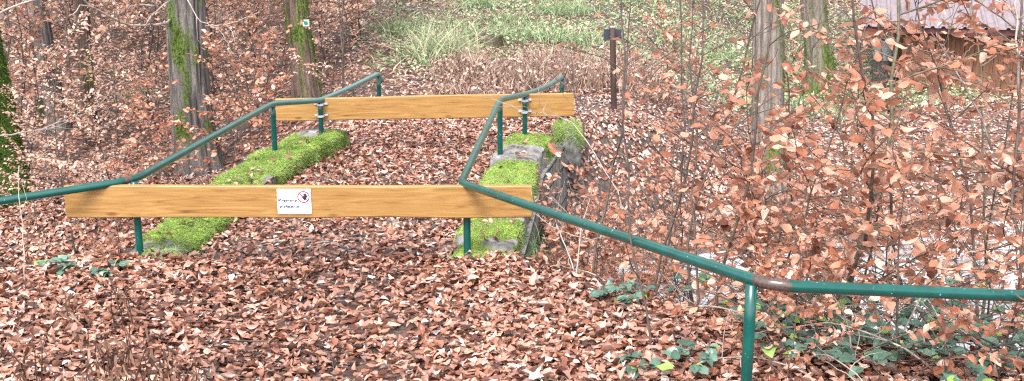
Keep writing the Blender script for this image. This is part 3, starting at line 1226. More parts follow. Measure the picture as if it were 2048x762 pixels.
def text(body, px0, px1, pzb, hpx, name):
    cu = bpy.data.curves.new(name, 'FONT')
    cu.body = body
    cu.size = 1
    cu.extrude = .012
    cu.offset = .040
    tmp = bpy.data.objects.new(name, cu)
    COL.objects.link(tmp)
    dg = bpy.context.evaluated_depsgraph_get()
    me = bpy.data.meshes.new_from_object(tmp.evaluated_get(dg))
    bpy.data.objects.remove(tmp)
    n = len(me.vertices)
    cc = np.zeros(n * 3, np.float32)
    me.vertices.foreach_get('co', cc)
    cc = cc.reshape(-1, 3)
    x0, zb = sxz(px0, pzb)
    x1, zt = sxz(px1, pzb - hpx)
    w, h = cc[:, 0].max() - cc[:, 0].min(), cc[:, 1].max() - max(0, cc[:, 1].min())
    out = np.stack([x0 + (cc[:, 0] - cc[:, 0].min()) / w * (x1 - x0), -.0022 - cc[:, 2] * .03, zb + cc[:, 1] / h * (zt - zb)], 1)
    me.vertices.foreach_set('co', out.astype(np.float32).ravel())
    me.update()
    me.materials.append(M['signblue'])
    o = bpy.data.objects.new(name, me)
    COL.objects.link(o)
    o.parent = sg
    return o


text('Betreten', 198, 640, 402, 88, 'lettering')
text('verboten!', 212, 716, 538, 88, 'lettering')
rc = sxz(785, 278)
ro = 146 / 11.72 * SW / 67.5
ri = ro * .80
mb = MB()
th = np.linspace(0, 2 * math.pi, 49)[:-1]
ringv = []
for yv in (-.0018, -.0026):
    for rad in (ri, ro):
        ringv += [(rc[0] + rad * math.cos(a), yv, rc[1] + rad * math.sin(a)) for a in th]
k = 48
q = []
for j in range(k):
    j2 = (j + 1) % k
    q += [(2 * k + j, 2 * k + j2, 3 * k + j2, 3 * k + j), (k + j, k + j2, 3 * k + j2, 3 * k + j), (j, j2, 2 * k + j2, 2 * k + j)]
mb.add(ringv, (), q)
sl = math.radians(-42)
mb.box((rc[0], -.0021, rc[1]), (ro * 1.75, .0007, (ro - ri) * .95), np.array([[math.cos(sl), 0, -math.sin(sl)], [0, 1, 0], [math.sin(sl), 0, math.cos(sl)]]))
symb = mb.build('prohibition_ring', M['signred'], sg)
recalc(symb)
hand = MB()


def capsule(p0, p1, w, yv):
    p0, p1 = np.array(p0, float), np.array(p1, float)
    d = (p1 - p0) / np.linalg.norm(p1 - p0)
    an = math.atan2(d[1], d[0])
    out = []
    for s, c in ((1, p1), (-1, p0)):
        for i in range(9):
            a = an + (-math.pi / 2 + math.pi * i / 8) + (0 if s > 0 else math.pi)
            out.append((c[0] + w * math.cos(a), c[1] + w * math.sin(a)))
    n = len(out)
    v = [(x, yv, z) for x, z in out] + [(x, yv + .0006, z) for x, z in out] + [(p0.mean() * 0 + (p0[0] + p1[0]) / 2, yv, (p0[1] + p1[1]) / 2)]
    t = [(2 * n, i, (i + 1) % n) for i in range(n)]
    q = [(i, (i + 1) % n, n + (i + 1) % n, n + i) for i in range(n)]
    hand.add(v, t, q)


def hp(px, pz):
    return np.array(sxz(px, pz))


wpx = SW / 67.5 / 11.72
capsule(hp(812, 312), hp(825, 282), 38 * wpx, -.0034)
for k, (p0, p1, w) in enumerate((((795, 270), (790, 208), 9), ((812, 262), (812, 195), 9), ((830, 262), (834, 200), 9), ((846, 272), (853, 218), 8), ((848, 300), (876, 248), 8), ((790, 320), (752, 270), 9))):
    capsule(hp(*p0), hp(*p1), w * wpx, -.0036 - .0001 * k)
recalc(hand.build('hand_symbol', M['signblack'], sg))
for px, pz in ((175, 170), (897, 190), (210, 615), (930, 605)):
    x0, z0 = sxz(px, pz)
    mb = MB()
    mb.tube([(x0, -.0012, z0), (x0, -.0032, z0), (x0, -.0038, z0)], [.0032, .0032, .0022], 12)
    mb.build('screw', M['screw'], sg)

# information post seen from behind
ip = at(1230, 236, 12.0)
ipz = gl(ip)
post = empty('sign_post', (ip[0], ip[1], ipz), 'dark brown post with a small slate plate seen from behind, beyond the bridge', 'sign post')
topz = at(1225, 54, 12.0)[2] - ipz
lean = float(at(1225, 54, 12.0)[0] - ip[0])
mb = MB()
pts = np.stack([np.linspace(0, lean, 9), np.zeros(9), np.linspace(-.25, topz, 9)], 1)
for k in range(8):
    pass
mb.tube(pts, .031, 8)
mb.build('post', M['rustpost'], post, True)
mb = MB().box((lean, 0, topz), (.05, .05, .012), None, .004)
mb.build('cap', M['clamp'], post)
sx0, sx1 = at(1208, 70, 12)[0] - ip[0], at(1244, 70, 12)[0] - ip[0]
sz0, sz1 = at(1225, 82, 12)[2] - ipz, at(1225, 59, 12)[2] - ipz
MB().box(((sx0 + sx1) / 2, .045, (sz0 + sz1) / 2), (sx1 - sx0, .018, sz1 - sz0), None, .003).build('sign_plate', M['slate'], post)


# ------------------------------------------------------------------ trees
def trunk_tree(name, base_uvY, top_uv, wpx, matname, label, moss_fn, ridged=.35, flare=1.5, height=9.0, seed=1, branches=6, moss_blades=0, group=None):
    ub, Yb = base_uvY
    x0 = ux(ub, Yb, -.5)
    z0 = gl((x0, Yb))
    x0 = ux(ub, Yb, z0)
    depth = Yb * CP - (z0 + .8 - CAM[2]) * SP
    rad = wpx / FPX * depth / 2
    tp = at(top_uv[0], top_uv[1], Yb)
    slope = (tp[0] - x0) / (tp[2] - z0)
    root = empty(name, (x0, Yb, z0), label, 'tree', group)
    nz, ns = 150, 110
    zz = np.concatenate([np.linspace(-.3, 3.2, 110), np.linspace(3.3, height, 40)])
    th = np.arange(ns) / ns * 2 * math.pi
    TH, ZZ = np.meshgrid(th, zz)
    Rr = rad * (1 - .045 * np.clip(ZZ, 0, None)) .clip(.25)
    Rr = np.maximum(Rr, rad * .3)
    fl = (flare - 1) * np.exp(-np.clip(ZZ, 0, None) / .28)
    lob = 1 + .35 * np.cos(TH * 4 + seed) + .25 * np.cos(TH * 3 + seed * 2)
    Rr = Rr * (1 + fl * lob)
    P3 = np.stack([np.cos(TH) * 3.2, np.sin(TH) * 3.2, ZZ * 1.1], -1)
    rid = 1 - np.abs(fbm(P3 * np.array([2.2, 2.2, 1.0]) + seed, 3, seed))
    big = fbm(P3 * .5 + seed * 5, 3, seed + 9)
    fis = fbm(np.stack([np.cos(TH) * 9, np.sin(TH) * 9, ZZ * 1.5 + .35 * np.sin(TH * 5)], -1) + seed * 2, 3, seed + 2)
    Rr = Rr * (1 + ridged * (.28 * (rid - .75) + .10 * np.clip(fis, -.5, .25)) + .07 * big)
    cxs = slope * ZZ + .03 * np.sin(ZZ * 1.3 + seed)
    V = np.stack([cxs + Rr * np.cos(TH), Rr * np.sin(TH) + .02 * np.sin(ZZ + seed), ZZ], -1)
    ii = np.arange(len(zz) * ns).reshape(len(zz), ns)
    jj = np.roll(ii, -1, 1)
    q = np.stack([ii[:-1], jj[:-1], jj[1:], ii[1:]], -1).reshape(-1, 4)
    mo = moss_fn(TH, ZZ, fbm(np.stack([np.cos(TH) * 1.5, np.sin(TH) * 1.5, ZZ * 1.6], -1) * 1.4 + seed, 4, seed + 4))
    crack = np.clip(np.clip((.62 - rid) * 3.0, 0, 1) * ridged * 2 + np.clip(-fis * 3.2 - .25, 0, 1) * ridged * 1.2, 0, 1)
    tint = np.stack([np.clip(mo, 0, 1), np.clip(crack, 0, 1) * .8, np.zeros_like(mo)], -1).reshape(-1, 3)
    trk = build('trunk', V.reshape(-1, 3), None, q, M[matname], root, tint)
    if moss_blades:
        G = np.concatenate([V, V[:, :1]], 1)[:100]
        mm = np.concatenate([mo, mo[:, :1]], 1)[:100]
        cnt = moss_blades * 2
        i, j = rng.integers(0, 99, cnt), rng.integers(0, ns, cnt)
        k = rng.random(cnt) < mm[i, j] - .15
        i, j = i[k], j[k]
        f = rng.random(len(i))[:, None]
        p = G[i, j] * f + G[i + 1, j + 1] * (1 - f)
        nr = np.stack([np.cos(th[j % ns]), np.sin(th[j % ns]), np.zeros(len(j))], 1)
        n = len(p)
        bl = blades(p, unit(nr + rng.normal(0, .4, (n, 3))), rng.uniform(.015, .05, n), .004 + .004 * rng.random(n), rng.normal(0, .3, (n, 3)) + [0, 0, -.6],
                    np.clip(.5 + rng.normal(0, .2, n), 0, 1), 2)
        build('moss', bl[0], bl[1], bl[2], M['darkmoss'], trk, bl[3])
    # bare winter limbs high above
    rb = np.random.default_rng(seed)
    lim = MB()
    for b_ in range(branches):
        zb = rb.uniform(3.2, height - .5)
        an = rb.uniform(0, 6.28)
        p = np.array([slope * zb, 0, zb])
        d = np.array([math.cos(an), math.sin(an), .5])
        L = rb.uniform(1.2, 2.6)
        pts = [p]
        for s in range(7):
            d = d + rb.normal(0, .15, 3) + [0, 0, .05]
            pts.append(pts[-1] + d / np.linalg.norm(d) * L / 7)
        lim.tube(pts, np.linspace(rad * .28, .008, 8), 7)
        for s in (3, 5, 6):
            d2 = d + rb.normal(0, .8, 3)
            q2 = [pts[s]]
            for _ in range(4):
                d2 = d2 + rb.normal(0, .2, 3)
                q2.append(q2[-1] + d2 / np.linalg.norm(d2) * .25)
            lim.tube(q2, np.linspace(.014, .004, 5), 5)
    # leading shoots closing the top
    for b_ in range(3):
        p = np.array([slope * height, 0, height - .05])
        d = np.array([rb.normal(0, .5), rb.normal(0, .5), 1])
        pts = [p]
        for s in range(6):
            d = d + rb.normal(0, .2, 3)
            pts.append(pts[-1] + d / np.linalg.norm(d) * .4)
        lim.tube(pts, np.linspace(rad * .3, .006, 7), 6)
    lim.build('limbs', M[matname], root, True, True)
    return root, rad, slope


def moss_patchy(lo, hi, side, amt):
    def f(TH, ZZ, nz):
        s = .5 + .5 * np.cos(TH - side)
        return np.clip((nz + .35 * s - .35 + amt) * 3.2, 0, 1) * sstep((ZZ - lo + .2) / .3) * sstep((hi - ZZ) / .5)
    return f


FR = -math.pi / 2
oak, oak_r, oak_s = trunk_tree('oak_tree', (394, 12.4), (376, 0), 78, 'oakbark', 'big grey tree with deeply ridged bark left of the bridge, mossy low down', moss_patchy(.4, 2.1, FR + .3, .0), .75, 1.45, 9.5, 3, 6, 5000)
trb, trb_r, trb_s = trunk_tree('oak_tree', (622, 13.6), (589, 0), 47, 'brownbark', 'leaning brown tree carrying the white and green trail marker', moss_patchy(-.3, 3.2, .0, .14), .5, 1.35, 9, 5, 6, 4000)
trunk_tree('oak_tree', (8, 11.2), (-62, 0), 84, 'mossbark', 'tree at the left photo edge wrapped in green moss', lambda TH, ZZ, nz: np.clip(1.2 + nz * 1.5, 0, 1) * sstep((2.9 - ZZ) / 1.4), .3, 1.35, 8.5, 7, 5, 16000)
trunk_tree('oak_tree', (118, 13.6), (80, 0), 40, 'oakbark', 'slim brown trunk in the thicket right of the mossy edge tree', moss_patchy(1.2, 3.5, 2.0, .0), .5, 1.2, 9, 9, 5)
trunk_tree('oak_tree', (192, 13.2), (160, 0), 27, 'darkbark', 'crooked dark trunk in the thicket, left of the big grey tree', moss_patchy(.2, 2.5, -1.0, -.05), .6, 1.2, 8, 11, 5)
trunk_tree('oak_tree', (232, 24), (226, 0), 44, 'oakbark', 'far trunk at the top of the leafy slope left of the grey tree', moss_patchy(.0, 2.5, 0.0, .1), .5, 1.3, 8, 13, 4)
trg = trunk_tree('oak_tree', (1542, 12.0), (1533, 0), 66, 'palebark', 'pale brown straight tree behind the saplings right of the slate sign', moss_patchy(.2, 2.6, -.3, -.05), .45, 1.35, 9.5, 17, 6, 2500)
trunk_tree('oak_tree', (1642, 17.0), (1622, 0), 50, 'palebark', 'tree with green mossy root flare just left of the shed', lambda TH, ZZ, nz: np.clip(.9 * np.exp(-np.clip(ZZ, 0, None) / .35) * 1.6 + np.clip((nz + .3 * np.cos(TH)) * 2, 0, 1) * .8, 0, 1), .45, 1.9, 9, 19, 6, 6000)
trunk_tree('oak_tree', (1710, 24.5), (1706, 0), 36, 'mossbark', 'far mossy trunk beside the left corner of the shed roof', lambda TH, ZZ, nz: np.clip(.9 + nz, 0, 1), .4, 1.4, 8, 23, 4, 4000)
trunk_tree('oak_tree', (690, 27), (688, -60), 40, 'brownbark', 'far brown trunk at the upper edge of the slope right of the marker tree', moss_patchy(.0, 2.5, 0.0, .0), .5, 1.3, 8, 29, 4)

# trail marker on the leaning tree
mk = at(612, 46, 13.6)
mkY = 13.6 - trb_r - .012
mk = at(612, 46, mkY)
tm = empty('trail_marker', mk, 'small white trail marker with a green dot on the leaning brown tree', 'trail marker')
MB().box((0, 0, 0), (.075, .012, .075), None, .002).build('plate', M['plate'], tm)
MB().tube([(0, -.006, 0), (0, -.0085, 0)], .026, 20).build('dot', M['markgreen'], tm)


# pale dead side branch of the grey tree, hanging left
def px_branch(name, uvY, r0, r1, matname, parent=None, sub=0, seed=1):
    P = np.array([at(*p) for p in uvY])
    P = resample(fillet(list(P), .3, 6), .08)
    rb = np.random.default_rng(seed)
    P = P + rb.normal(0, .006, P.shape)
    mb = MB()
    mb.tube(P, np.linspace(r0, r1, len(P)), 6)
    for _ in range(sub):
        k = rb.integers(len(P) // 4, len(P) - 1)
        d = unit((P[min(k + 1, len(P) - 1)] - P[k - 1]) + rb.normal(0, .09, 3))
        q2 = [P[k]]
        for _ in range(6):
            d = unit(d + rb.normal(0, .28, 3))
            q2.append(q2[-1] + d * rb.uniform(.03, .09))
        mb.tube(q2, np.linspace(r1 * 1.1, r1 * .5, 7), 5)
    o = mb.build(name, M[matname], None, True)
    if parent:
        o.parent = parent
        o.matrix_parent_inverse = Matrix.Translation(-Vector(parent.location))
    return o


px_branch('branch', [(342, 40, 12.3), (325, 48, 11.9), (285, 54, 11.5), (240, 46, 11.2), (205, 25, 11.0), (180, 12, 10.9), (160, -15, 10.8)], .018, .008, 'paletwig', oak, 5, 3)
px_branch('branch', [(335, 45, 12.2), (322, 25, 12.0), (305, 0, 11.9), (295, -30, 11.8)], .015, .010, 'paletwig', oak, 2, 4)
px_branch('branch', [(412, 52, 12.3), (450, 50, 12.0), (490, 36, 11.8), (520, 25, 11.6)], .010, .004, 'paletwig', oak, 4, 5)
px_branch('branch', [(372, -5, 12.1), (395, 40, 12.0), (425, 55, 11.9)], .007, .004, 'paletwig', oak, 1, 6)


# ------------------------------------------------------------------ saplings
def make_sapling(name, h, nbr, spread, leafiness, seed, near=True, stem_r=.011, lowest=.12, hue0=.5, stemmat='twig', up=.35):
    rb = np.random.default_rng(seed)
    root = empty(name, (0, 0, 0))
    k = 16
    pts = np.zeros((k, 3))
    pts[:, 2] = np.linspace(-.25, h, k)
    d = np.zeros(2)
    for i in range(1, k):
        d = d * .8 + rb.normal(0, .016, 2) * h / 2
        pts[i, :2] = pts[i - 1, :2] + d
    stem = MB()
    stem.tube(pts, np.linspace(stem_r, stem_r * .25, k), 7)
    br = MB()
    LP, LD, LN, LS = [], [], [], []

    def twig(p0, d0, L, r0, depth):
        n = max(4, int(L / .05))
        p, dd = np.array(p0), unit(np.array(d0, float))
        P = [p]
        for i in range(n):
            dd = unit(dd + rb.normal(0, .10, 3) + np.array([0, 0, -.02 if depth else .012]))
            p = p + dd * (L / n)
            P.append(p)
        P = np.array(P)
        br.tube(P, np.linspace(r0, max(r0 * .4, .0017), len(P)), 5 if depth == 0 else 4, False)
        side = unit(np.cross(dd, [0, 0, 1.0]))
        if depth < 1:
            m = max(2, int(L / .13))
            for j in range(m):
                f = .22 + .75 * j / m + rb.uniform(-.03, .03)
                q0 = P[min(len(P) - 1, int(f * len(P)))]
                sg_ = 1 if j % 2 else -1
                dl = unit(dd * .75 + side * sg_ * rb.uniform(.5, 1.0) + np.array([0, 0, rb.normal(.0, .18)]))
                twig(q0, dl, L * rb.uniform(.25, .5) * (1.1 - f * .5), r0 * .55, 1)
        m = int(L / .036)
        for j in range(m):
            f = (.35 if depth == 0 else .15) + .85 * j / max(1, m)
            if f > 1 or rb.random() > leafiness:
                continue
            q0 = P[min(len(P) - 1, int(f * (len(P) - 1)))]
            sg_ = 1 if j % 2 else -1
            dl = unit(dd * .7 + side * sg_ * .8 + np.array([0, 0, rb.normal(-.30, .32)]) + rb.normal(0, .2, 3))
            nn = unit(np.array([0, 0, 1.0]) + rb.normal(0, .45, 3))
            LP.append(q0 + dl * .006)
            LD.append(dl)
            LN.append(nn)
            LS.append(rb.uniform(.045, .078))

    az = rb.uniform(0, 6.28)
    for b_ in range(nbr):
        f = lowest + (1 - lowest) * (b_ + rb.random() * .8) / nbr
        zi = f * h
        p0 = np.array([np.interp(zi, pts[:, 2], pts[:, 0]), np.interp(zi, pts[:, 2], pts[:, 1]), zi])
        az += math.pi + rb.normal(0, .75)
        d0 = np.array([math.cos(az), math.sin(az), up + .35 * f + rb.normal(0, .12)])
        L = spread * (1.15 - .65 * f) * rb.uniform(.55, 1.1)
        twig(p0, d0, L, stem_r * .42 * (1.1 - .5 * f), 0)
    stem.build('stem', M[stemmat], root, True)
    br.build('branches', M[stemmat], root, True)
    n = len(LP)
    LP, LD, LN, LS = np.array(LP), np.array(LD), np.array(LN), np.array(LS)
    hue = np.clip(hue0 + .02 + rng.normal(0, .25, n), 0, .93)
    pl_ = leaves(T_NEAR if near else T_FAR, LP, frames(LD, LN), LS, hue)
    build('foliage', pl_[0], pl_[1], pl_[2], M['beech' if near else 'beech_lit'], root, pl_[3])
    return root


proto = {}


def sapling(kind, loc, rz, s, label, group, name='beech_sapling', tilt=(0, 0)):
    base = proto[kind]
    if base.get('used'):
        o = copy_tree(base)
        o.name = name
    else:
        o = base
        base['used'] = True
    o.location = loc
    o.rotation_euler = (tilt[0], tilt[1], rz)
    o.scale = (s, s, s)
    tag(o, label, 'sapling', group)
    return o


proto['tall_a'] = make_sapling('beech_sapling', 3.0, 17, 1.0, .92, 101, True, .015, .10, .55, 'greenstem')
proto['tall_b'] = make_sapling('beech_sapling', 2.7, 14, .9, .92, 102, True, .011, .10, .52)
proto['tall_c'] = make_sapling('beech_sapling', 2.8, 11, .75, .5, 103, True, .010, .08, .5)
proto['mid_a'] = make_sapling('beech_sapling', 1.7, 18, .80, .85, 104, True, .009, .06, .55)
proto['mid_b'] = make_sapling('beech_sapling', 1.4, 16, .75, .88, 105, True, .008, .05, .5)
proto['low_a'] = make_sapling('beech_sapling', 1.0, 15, .62, .92, 106, True, .007, .05, .56)
proto['sparse'] = make_sapling('beech_sapling', 2.6, 10, .60, .14, 107, True, .008, .15, .45)
proto['far_a'] = make_sapling('beech_sapling', 3.2, 24, 1.2, .76, 108, False, .016, .08, .84)  # high hue start also paints the far thicket brighter
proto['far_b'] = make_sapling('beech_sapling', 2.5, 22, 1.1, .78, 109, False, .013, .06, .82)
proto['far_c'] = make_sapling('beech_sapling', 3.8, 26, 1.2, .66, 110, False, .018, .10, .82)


def place(kind, u, Yv, s=1.0, label='', group=None, rz=None, tilt=(0, 0)):
    for tu, tY, hw in ((383, 12.4, 62), (608, 13.7, 75), (100, 13.6, 30), (178, 13.2, 26), (0, 11.2, 70)):
        if group and 'thicket' in group and Yv < tY and abs(u - tu) < hw:
            u = tu + hw * (1 if u > tu else -1) * random.uniform(1.0, 1.3)
    x = ux(u, Yv, -.6)
    z = gl((x, Yv))
    x = ux(u, Yv, z)
    sapling(kind, (x, Yv, z - .01), random.uniform(0, 6.28) if rz is None else rz, s, label, group, tilt=tilt)


GR = 'beech saplings right of the bridge'
for row in (
    ('tall_a', 1722, 5.6, 1.0, 'thickest greenish beech sapling right of the bridge, its stem crossing before the zinc tub'),
    ('tall_c', 1600, 5.3, 1.05, 'beech sapling with dark stem in front of the mossy root flare tree'),
    ('tall_c', 1408, 6.3, 1.05, 'tall thin forked beech sapling midway between the slate sign and the pale tree'),
    ('tall_c', 1458, 6.8, 1.0, 'thin crooked beech sapling just left of the pale brown tree'),
    ('sparse', 1312, 6.6, 1.1, 'nearly bare beech sapling rising right of the slate sign'),
    ('sparse', 1290, 4.9, .82, 'thin bare sapling rooted in the leaves before the right handrail'),
    ('tall_b', 2015, 5.0, 1.0, 'leafy beech sapling at the right photo edge behind the handrail'),
    ('mid_a', 1960, 5.5, 1.1, 'bushy beech sapling standing before the stream near the right photo edge'),
    ('tall_b', 1850, 6.3, 1.0, 'beech sapling with leaves hanging in front of the shed wall'),
    ('tall_a', 1935, 7.4, .95, 'tall beech sapling reaching up over the shed roof'),
    ('mid_b', 1660, 5.0, 1.0, 'low spreading beech sapling right above the near handrail bend'),
    ('low_a', 1545, 5.8, 1.15, 'bushy beech sapling at the foot of the pale brown tree'),
    ('mid_b', 1455, 6.0, 1.05, 'leafy low beech sapling behind the sloping part of the right handrail'),
    ('low_a', 1790, 4.8, .95, 'low pale leaved beech shoot by the rail over the brambles'),
    ('mid_a', 1345, 7.2, 1.0, 'dense beech sapling on the bank right of the bridge, below the slate sign'),
    ('mid_b', 1255, 7.6, 1.0, 'dense low beech sapling on the bank beside the right parapet'),
    ('low_a', 1150, 7.3, .9, 'small rust leaved beech shoot against the outer side of the right parapet'),
    ('low_a', 1215, 6.9, 1.0, 'small rust leaved beech shoot under the sloping right handrail'),
    ('mid_a', 1180, 8.6, .85, 'beech sapling by the upright mossy stone block'),
    ('sparse', 1178, 8.4, .75, 'thin leafless twig like sapling in front of the far board end'),
    ('mid_a', 1400, 8.3, 1.0, 'beech sapling on the stream bank behind the forked sapling'),
    ('mid_b', 1500, 7.6, 1.1, 'beech sapling on the stream bank left below the pale tree'),
    ('tall_c', 1640, 7.0, .95, 'slender beech sapling standing before the tree with mossy roots'),
    ('mid_b', 1310, 8.9, 1.0, 'beech sapling by the water right of the bridge arch'),
    ('low_a', 1130, 8.6, .8, 'tiny beech shoot between the right parapet and the stream'),
    ('low_a', 1560, 5.0, .8, 'low beech shoot right behind the rusty rail bend'),
    ('mid_b', 1700, 7.8, 1.0, 'beech sapling between the stream and the shed path'),
    ('mid_b', 1990, 9.0, .9, 'beech sapling on the water edge at far right'),
):
    place(*row, group=GR)
for k, (u, Yv, kind, s_) in enumerate(((1105, 7.0, 'low_a', .75), (1085, 8.0, 'low_a', .8), (1120, 9.3, 'mid_b', .7), (1160, 9.9, 'low_a', .9))):
    place(kind, u, Yv, s_, 'small beech shoot leafing against the outer face of the right parapet', GR)
for k in range(11):
    u = 1150 + 860 * ((k * .618 + .1) % 1)
    Yv = 9.8 + 4.2 * ((k * .377) % 1)
    if u > 1560:
        Yv = min(Yv, 11.5)
    if abs(u - 1540) < 45 and Yv < 12.2:
        u -= 80
    place(random.choice(['low_a', 'mid_b', 'low_a']), u, Yv, random.uniform(.7, 1.0), 'beech sapling with fine rust leaves on the far bank right of the bridge', 'far bank beech saplings')
for u, Yv, kind, s_, lab in (
    (1975, 4.62, 'low_a', .8, 'low beech shoot whose leaves lap over the level right handrail'),
    (1578, 4.5, 'low_a', .62, 'low beech shoot touching the rusty rail bend'),
    (2045, 5.9, 'tall_a', 1.0, 'tall beech sapling half cut off by the right photo edge'),
    (1660, 6.4, 'tall_b', .9, 'beech sapling rising between the mossy root flare tree and the zinc tub'),
    (1425, 7.6, 'tall_c', .9, 'dark stemmed beech sapling just behind the forked sapling'),
    (1365, 9.2, 'tall_c', .95, 'slender beech sapling on the stream bank right of the slate sign'),
):
    place(kind, u, Yv, s_, lab, GR)

for k in range(9):
    u = 1190 + 840 * ((k * .618 + .3) % 1)
    if 1480 < u < 1600:
        u -= 130
    place('sparse', u, 5.6 + 3.2 * ((k * .377) % 1), random.uniform(.8, 1.15), 'thin upright sapling with hardly any leaves in the stand right of the bridge', 'bare upright saplings right of the bridge')
for k in range(22):
    u = (20 + 700 * ((k * .618 + .15) % 1))
    place('sparse', u, 11.5 + 6 * ((k * .377) % 1), random.uniform(1.0, 1.6), 'thin upright sapling with hardly any leaves in the left thicket', 'bare upright saplings of the left thicket')

# thicket left of the bridge, many alike
zones = [
    (0, 110, 13.2, 'rust leaved beech sapling in the thicket close to the mossy edge tree', 9),
    (110, 340, 13.6, 'rust leaved beech sapling in the thicket between mossy edge tree and big grey tree', 21),
    (420, 600, 14.0, 'rust leaved beech sapling in the thicket between big grey tree and marker tree', 14),
    (640, 735, 14.5, 'rust leaved beech sapling in the thicket right of the marker tree', 7),
]
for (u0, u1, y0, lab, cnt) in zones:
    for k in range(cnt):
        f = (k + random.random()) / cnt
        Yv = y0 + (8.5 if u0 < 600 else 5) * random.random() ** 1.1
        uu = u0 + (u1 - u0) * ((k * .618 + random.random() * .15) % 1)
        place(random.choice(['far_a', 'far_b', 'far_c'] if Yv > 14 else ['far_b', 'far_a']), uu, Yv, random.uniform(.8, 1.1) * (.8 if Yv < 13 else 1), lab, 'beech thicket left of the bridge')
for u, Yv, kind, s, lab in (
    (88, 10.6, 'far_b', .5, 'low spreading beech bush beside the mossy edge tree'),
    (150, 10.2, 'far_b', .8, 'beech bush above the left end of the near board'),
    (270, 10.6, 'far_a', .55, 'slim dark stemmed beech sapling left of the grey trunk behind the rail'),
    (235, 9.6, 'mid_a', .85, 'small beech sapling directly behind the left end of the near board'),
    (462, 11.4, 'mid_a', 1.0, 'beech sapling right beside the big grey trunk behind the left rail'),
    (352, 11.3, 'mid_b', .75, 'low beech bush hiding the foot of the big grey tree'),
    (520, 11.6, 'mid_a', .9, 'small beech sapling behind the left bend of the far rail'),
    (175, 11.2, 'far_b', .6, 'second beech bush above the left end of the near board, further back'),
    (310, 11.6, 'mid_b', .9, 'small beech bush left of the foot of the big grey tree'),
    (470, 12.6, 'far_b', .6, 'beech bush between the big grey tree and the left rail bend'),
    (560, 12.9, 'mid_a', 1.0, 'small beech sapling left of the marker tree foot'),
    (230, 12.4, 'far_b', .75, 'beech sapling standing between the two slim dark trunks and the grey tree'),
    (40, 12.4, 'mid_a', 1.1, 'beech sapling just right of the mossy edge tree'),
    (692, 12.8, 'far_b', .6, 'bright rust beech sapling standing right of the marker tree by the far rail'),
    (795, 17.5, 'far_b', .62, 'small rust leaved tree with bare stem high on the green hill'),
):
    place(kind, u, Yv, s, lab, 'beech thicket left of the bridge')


# ------------------------------------------------------------------ brambles, tufts, dead stems
def bramble(u, v, Yv, label, seed, nst=4, L=.5, small=1.0):
    p = at(u, v, Yv)
    z = gl(p)
    root = empty('bramble', (p[0], p[1], z), label, 'bramble', 'green brambles')
    rb = np.random.default_rng(seed)
    st = MB()
    LP, LD, LN, LS = [], [], [], []
    hh = max(.12, p[2] - z)
    for k in range(nst):
        an = rb.uniform(0, 6.28)
        d = unit(np.array([math.cos(an) * .5, math.sin(an) * .5, 1.0]))
        q = [np.array([0, 0, -.05])]
        n = 14
        tot = hh + L * rb.uniform(.5, 1)
        for i in range(n):
            d = unit(d + np.array([math.cos(an) * .10, math.sin(an) * .10, -.055]) + rb.normal(0, .06, 3))
            q.append(q[-1] + d * tot / n)
            if i > 4:
                sd = unit(np.cross(d, [0, 0, 1.0])) * (1 if i % 2 else -1)
                pet = unit(sd + d * .4 + np.array([0, 0, rb.normal(.1, .2)]))
                e = q[-1] + pet * .05
                st.tube([q[-1], e], [.0016, .001], 4, False)
                for a in (-1, 0, 1):
                    dl = unit(pet + np.cross(pet, [0, 0, 1.0]) * a * 1.1 + np.array([0, 0, -.25]))
                    LP.append(e); LD.append(dl)
                    LN.append(unit(np.array([0, -.25, 1]) + rb.normal(0, .3, 3)))
                    LS.append(rb.uniform(.045, .078) * small * (1.15 if a == 0 else .9))
        st.tube(q, np.linspace(.004, .0015, n + 1), 5)
    st.build('stems', M['deadstalk'], root, True)
    n = len(LP)
    hue = np.clip(rb.normal(.5, .2, n), 0, .92)
    hue[rb.random(n) < .08] = 1
    L_ = leaves(T_BRAM, np.array(LP), frames(np.array(LD), np.array(LN)), np.array(LS), hue)
    build('foliage', *L_[:3], M['bramble'], root, L_[3])


for k, (u, v, Yv, lab, ns, L) in enumerate((
    (1440, 610, 5.0, 'bramble with dark green leaves left of the near rail post', 2, .35),
    (1640, 660, 5.2, 'bramble tangle under the level part of the right handrail', 3, .5),
    (1740, 600, 5.6, 'tall leafy bramble before the stream right of the near post', 6, .6),
    (1850, 560, 6.4, 'round leaved bramble showing above the right handrail before the water', 5, .5),
    (1690, 690, 4.9, 'bramble between the near rail post and the dead stems, low under the rail', 4, .45),
    (1890, 700, 4.8, 'bramble beneath the big curled maple leaf', 4, .45),
    (1780, 610, 5.2, 'bramble rising to the level rail halfway between post and photo edge', 5, .5),
    (1820, 690, 5.2, 'bramble at the lower right among dead stems', 4, .5),
    (1950, 640, 5.6, 'bramble beside the bush at the right photo edge', 5, .5),
    (2030, 720, 5.0, 'bramble in the lower right photo corner', 4, .4),
    (1335, 520, 6.2, 'small bramble on the bank under the sloping right handrail', 3, .3),
    (1190, 590, 5.6, 'bramble sprig at the leaf edge right of the path', 2, .25),
    (1320, 680, 4.8, 'few green sprouts in the leaves below the sloping rail', 1, .08),
    (185, 480, 6.75, 'green bramble below the left end of the near board', 3, .22),
    (175, 530, 6.4, 'low green sprig in the leaves left of the front post', 2, .12),
    (20, 470, 7.6, 'dark green bramble in the hollow at the left photo edge', 5, .4),
    (1060, 470, 7.6, 'green plant hanging by the outer side of the right parapet', 3, .2),
    (560, 358, 8.45, 'little green plant at the inner foot of the left parapet', 2, .05),
)):
    bramble(u, v, Yv, lab, 300 + k, ns, L)


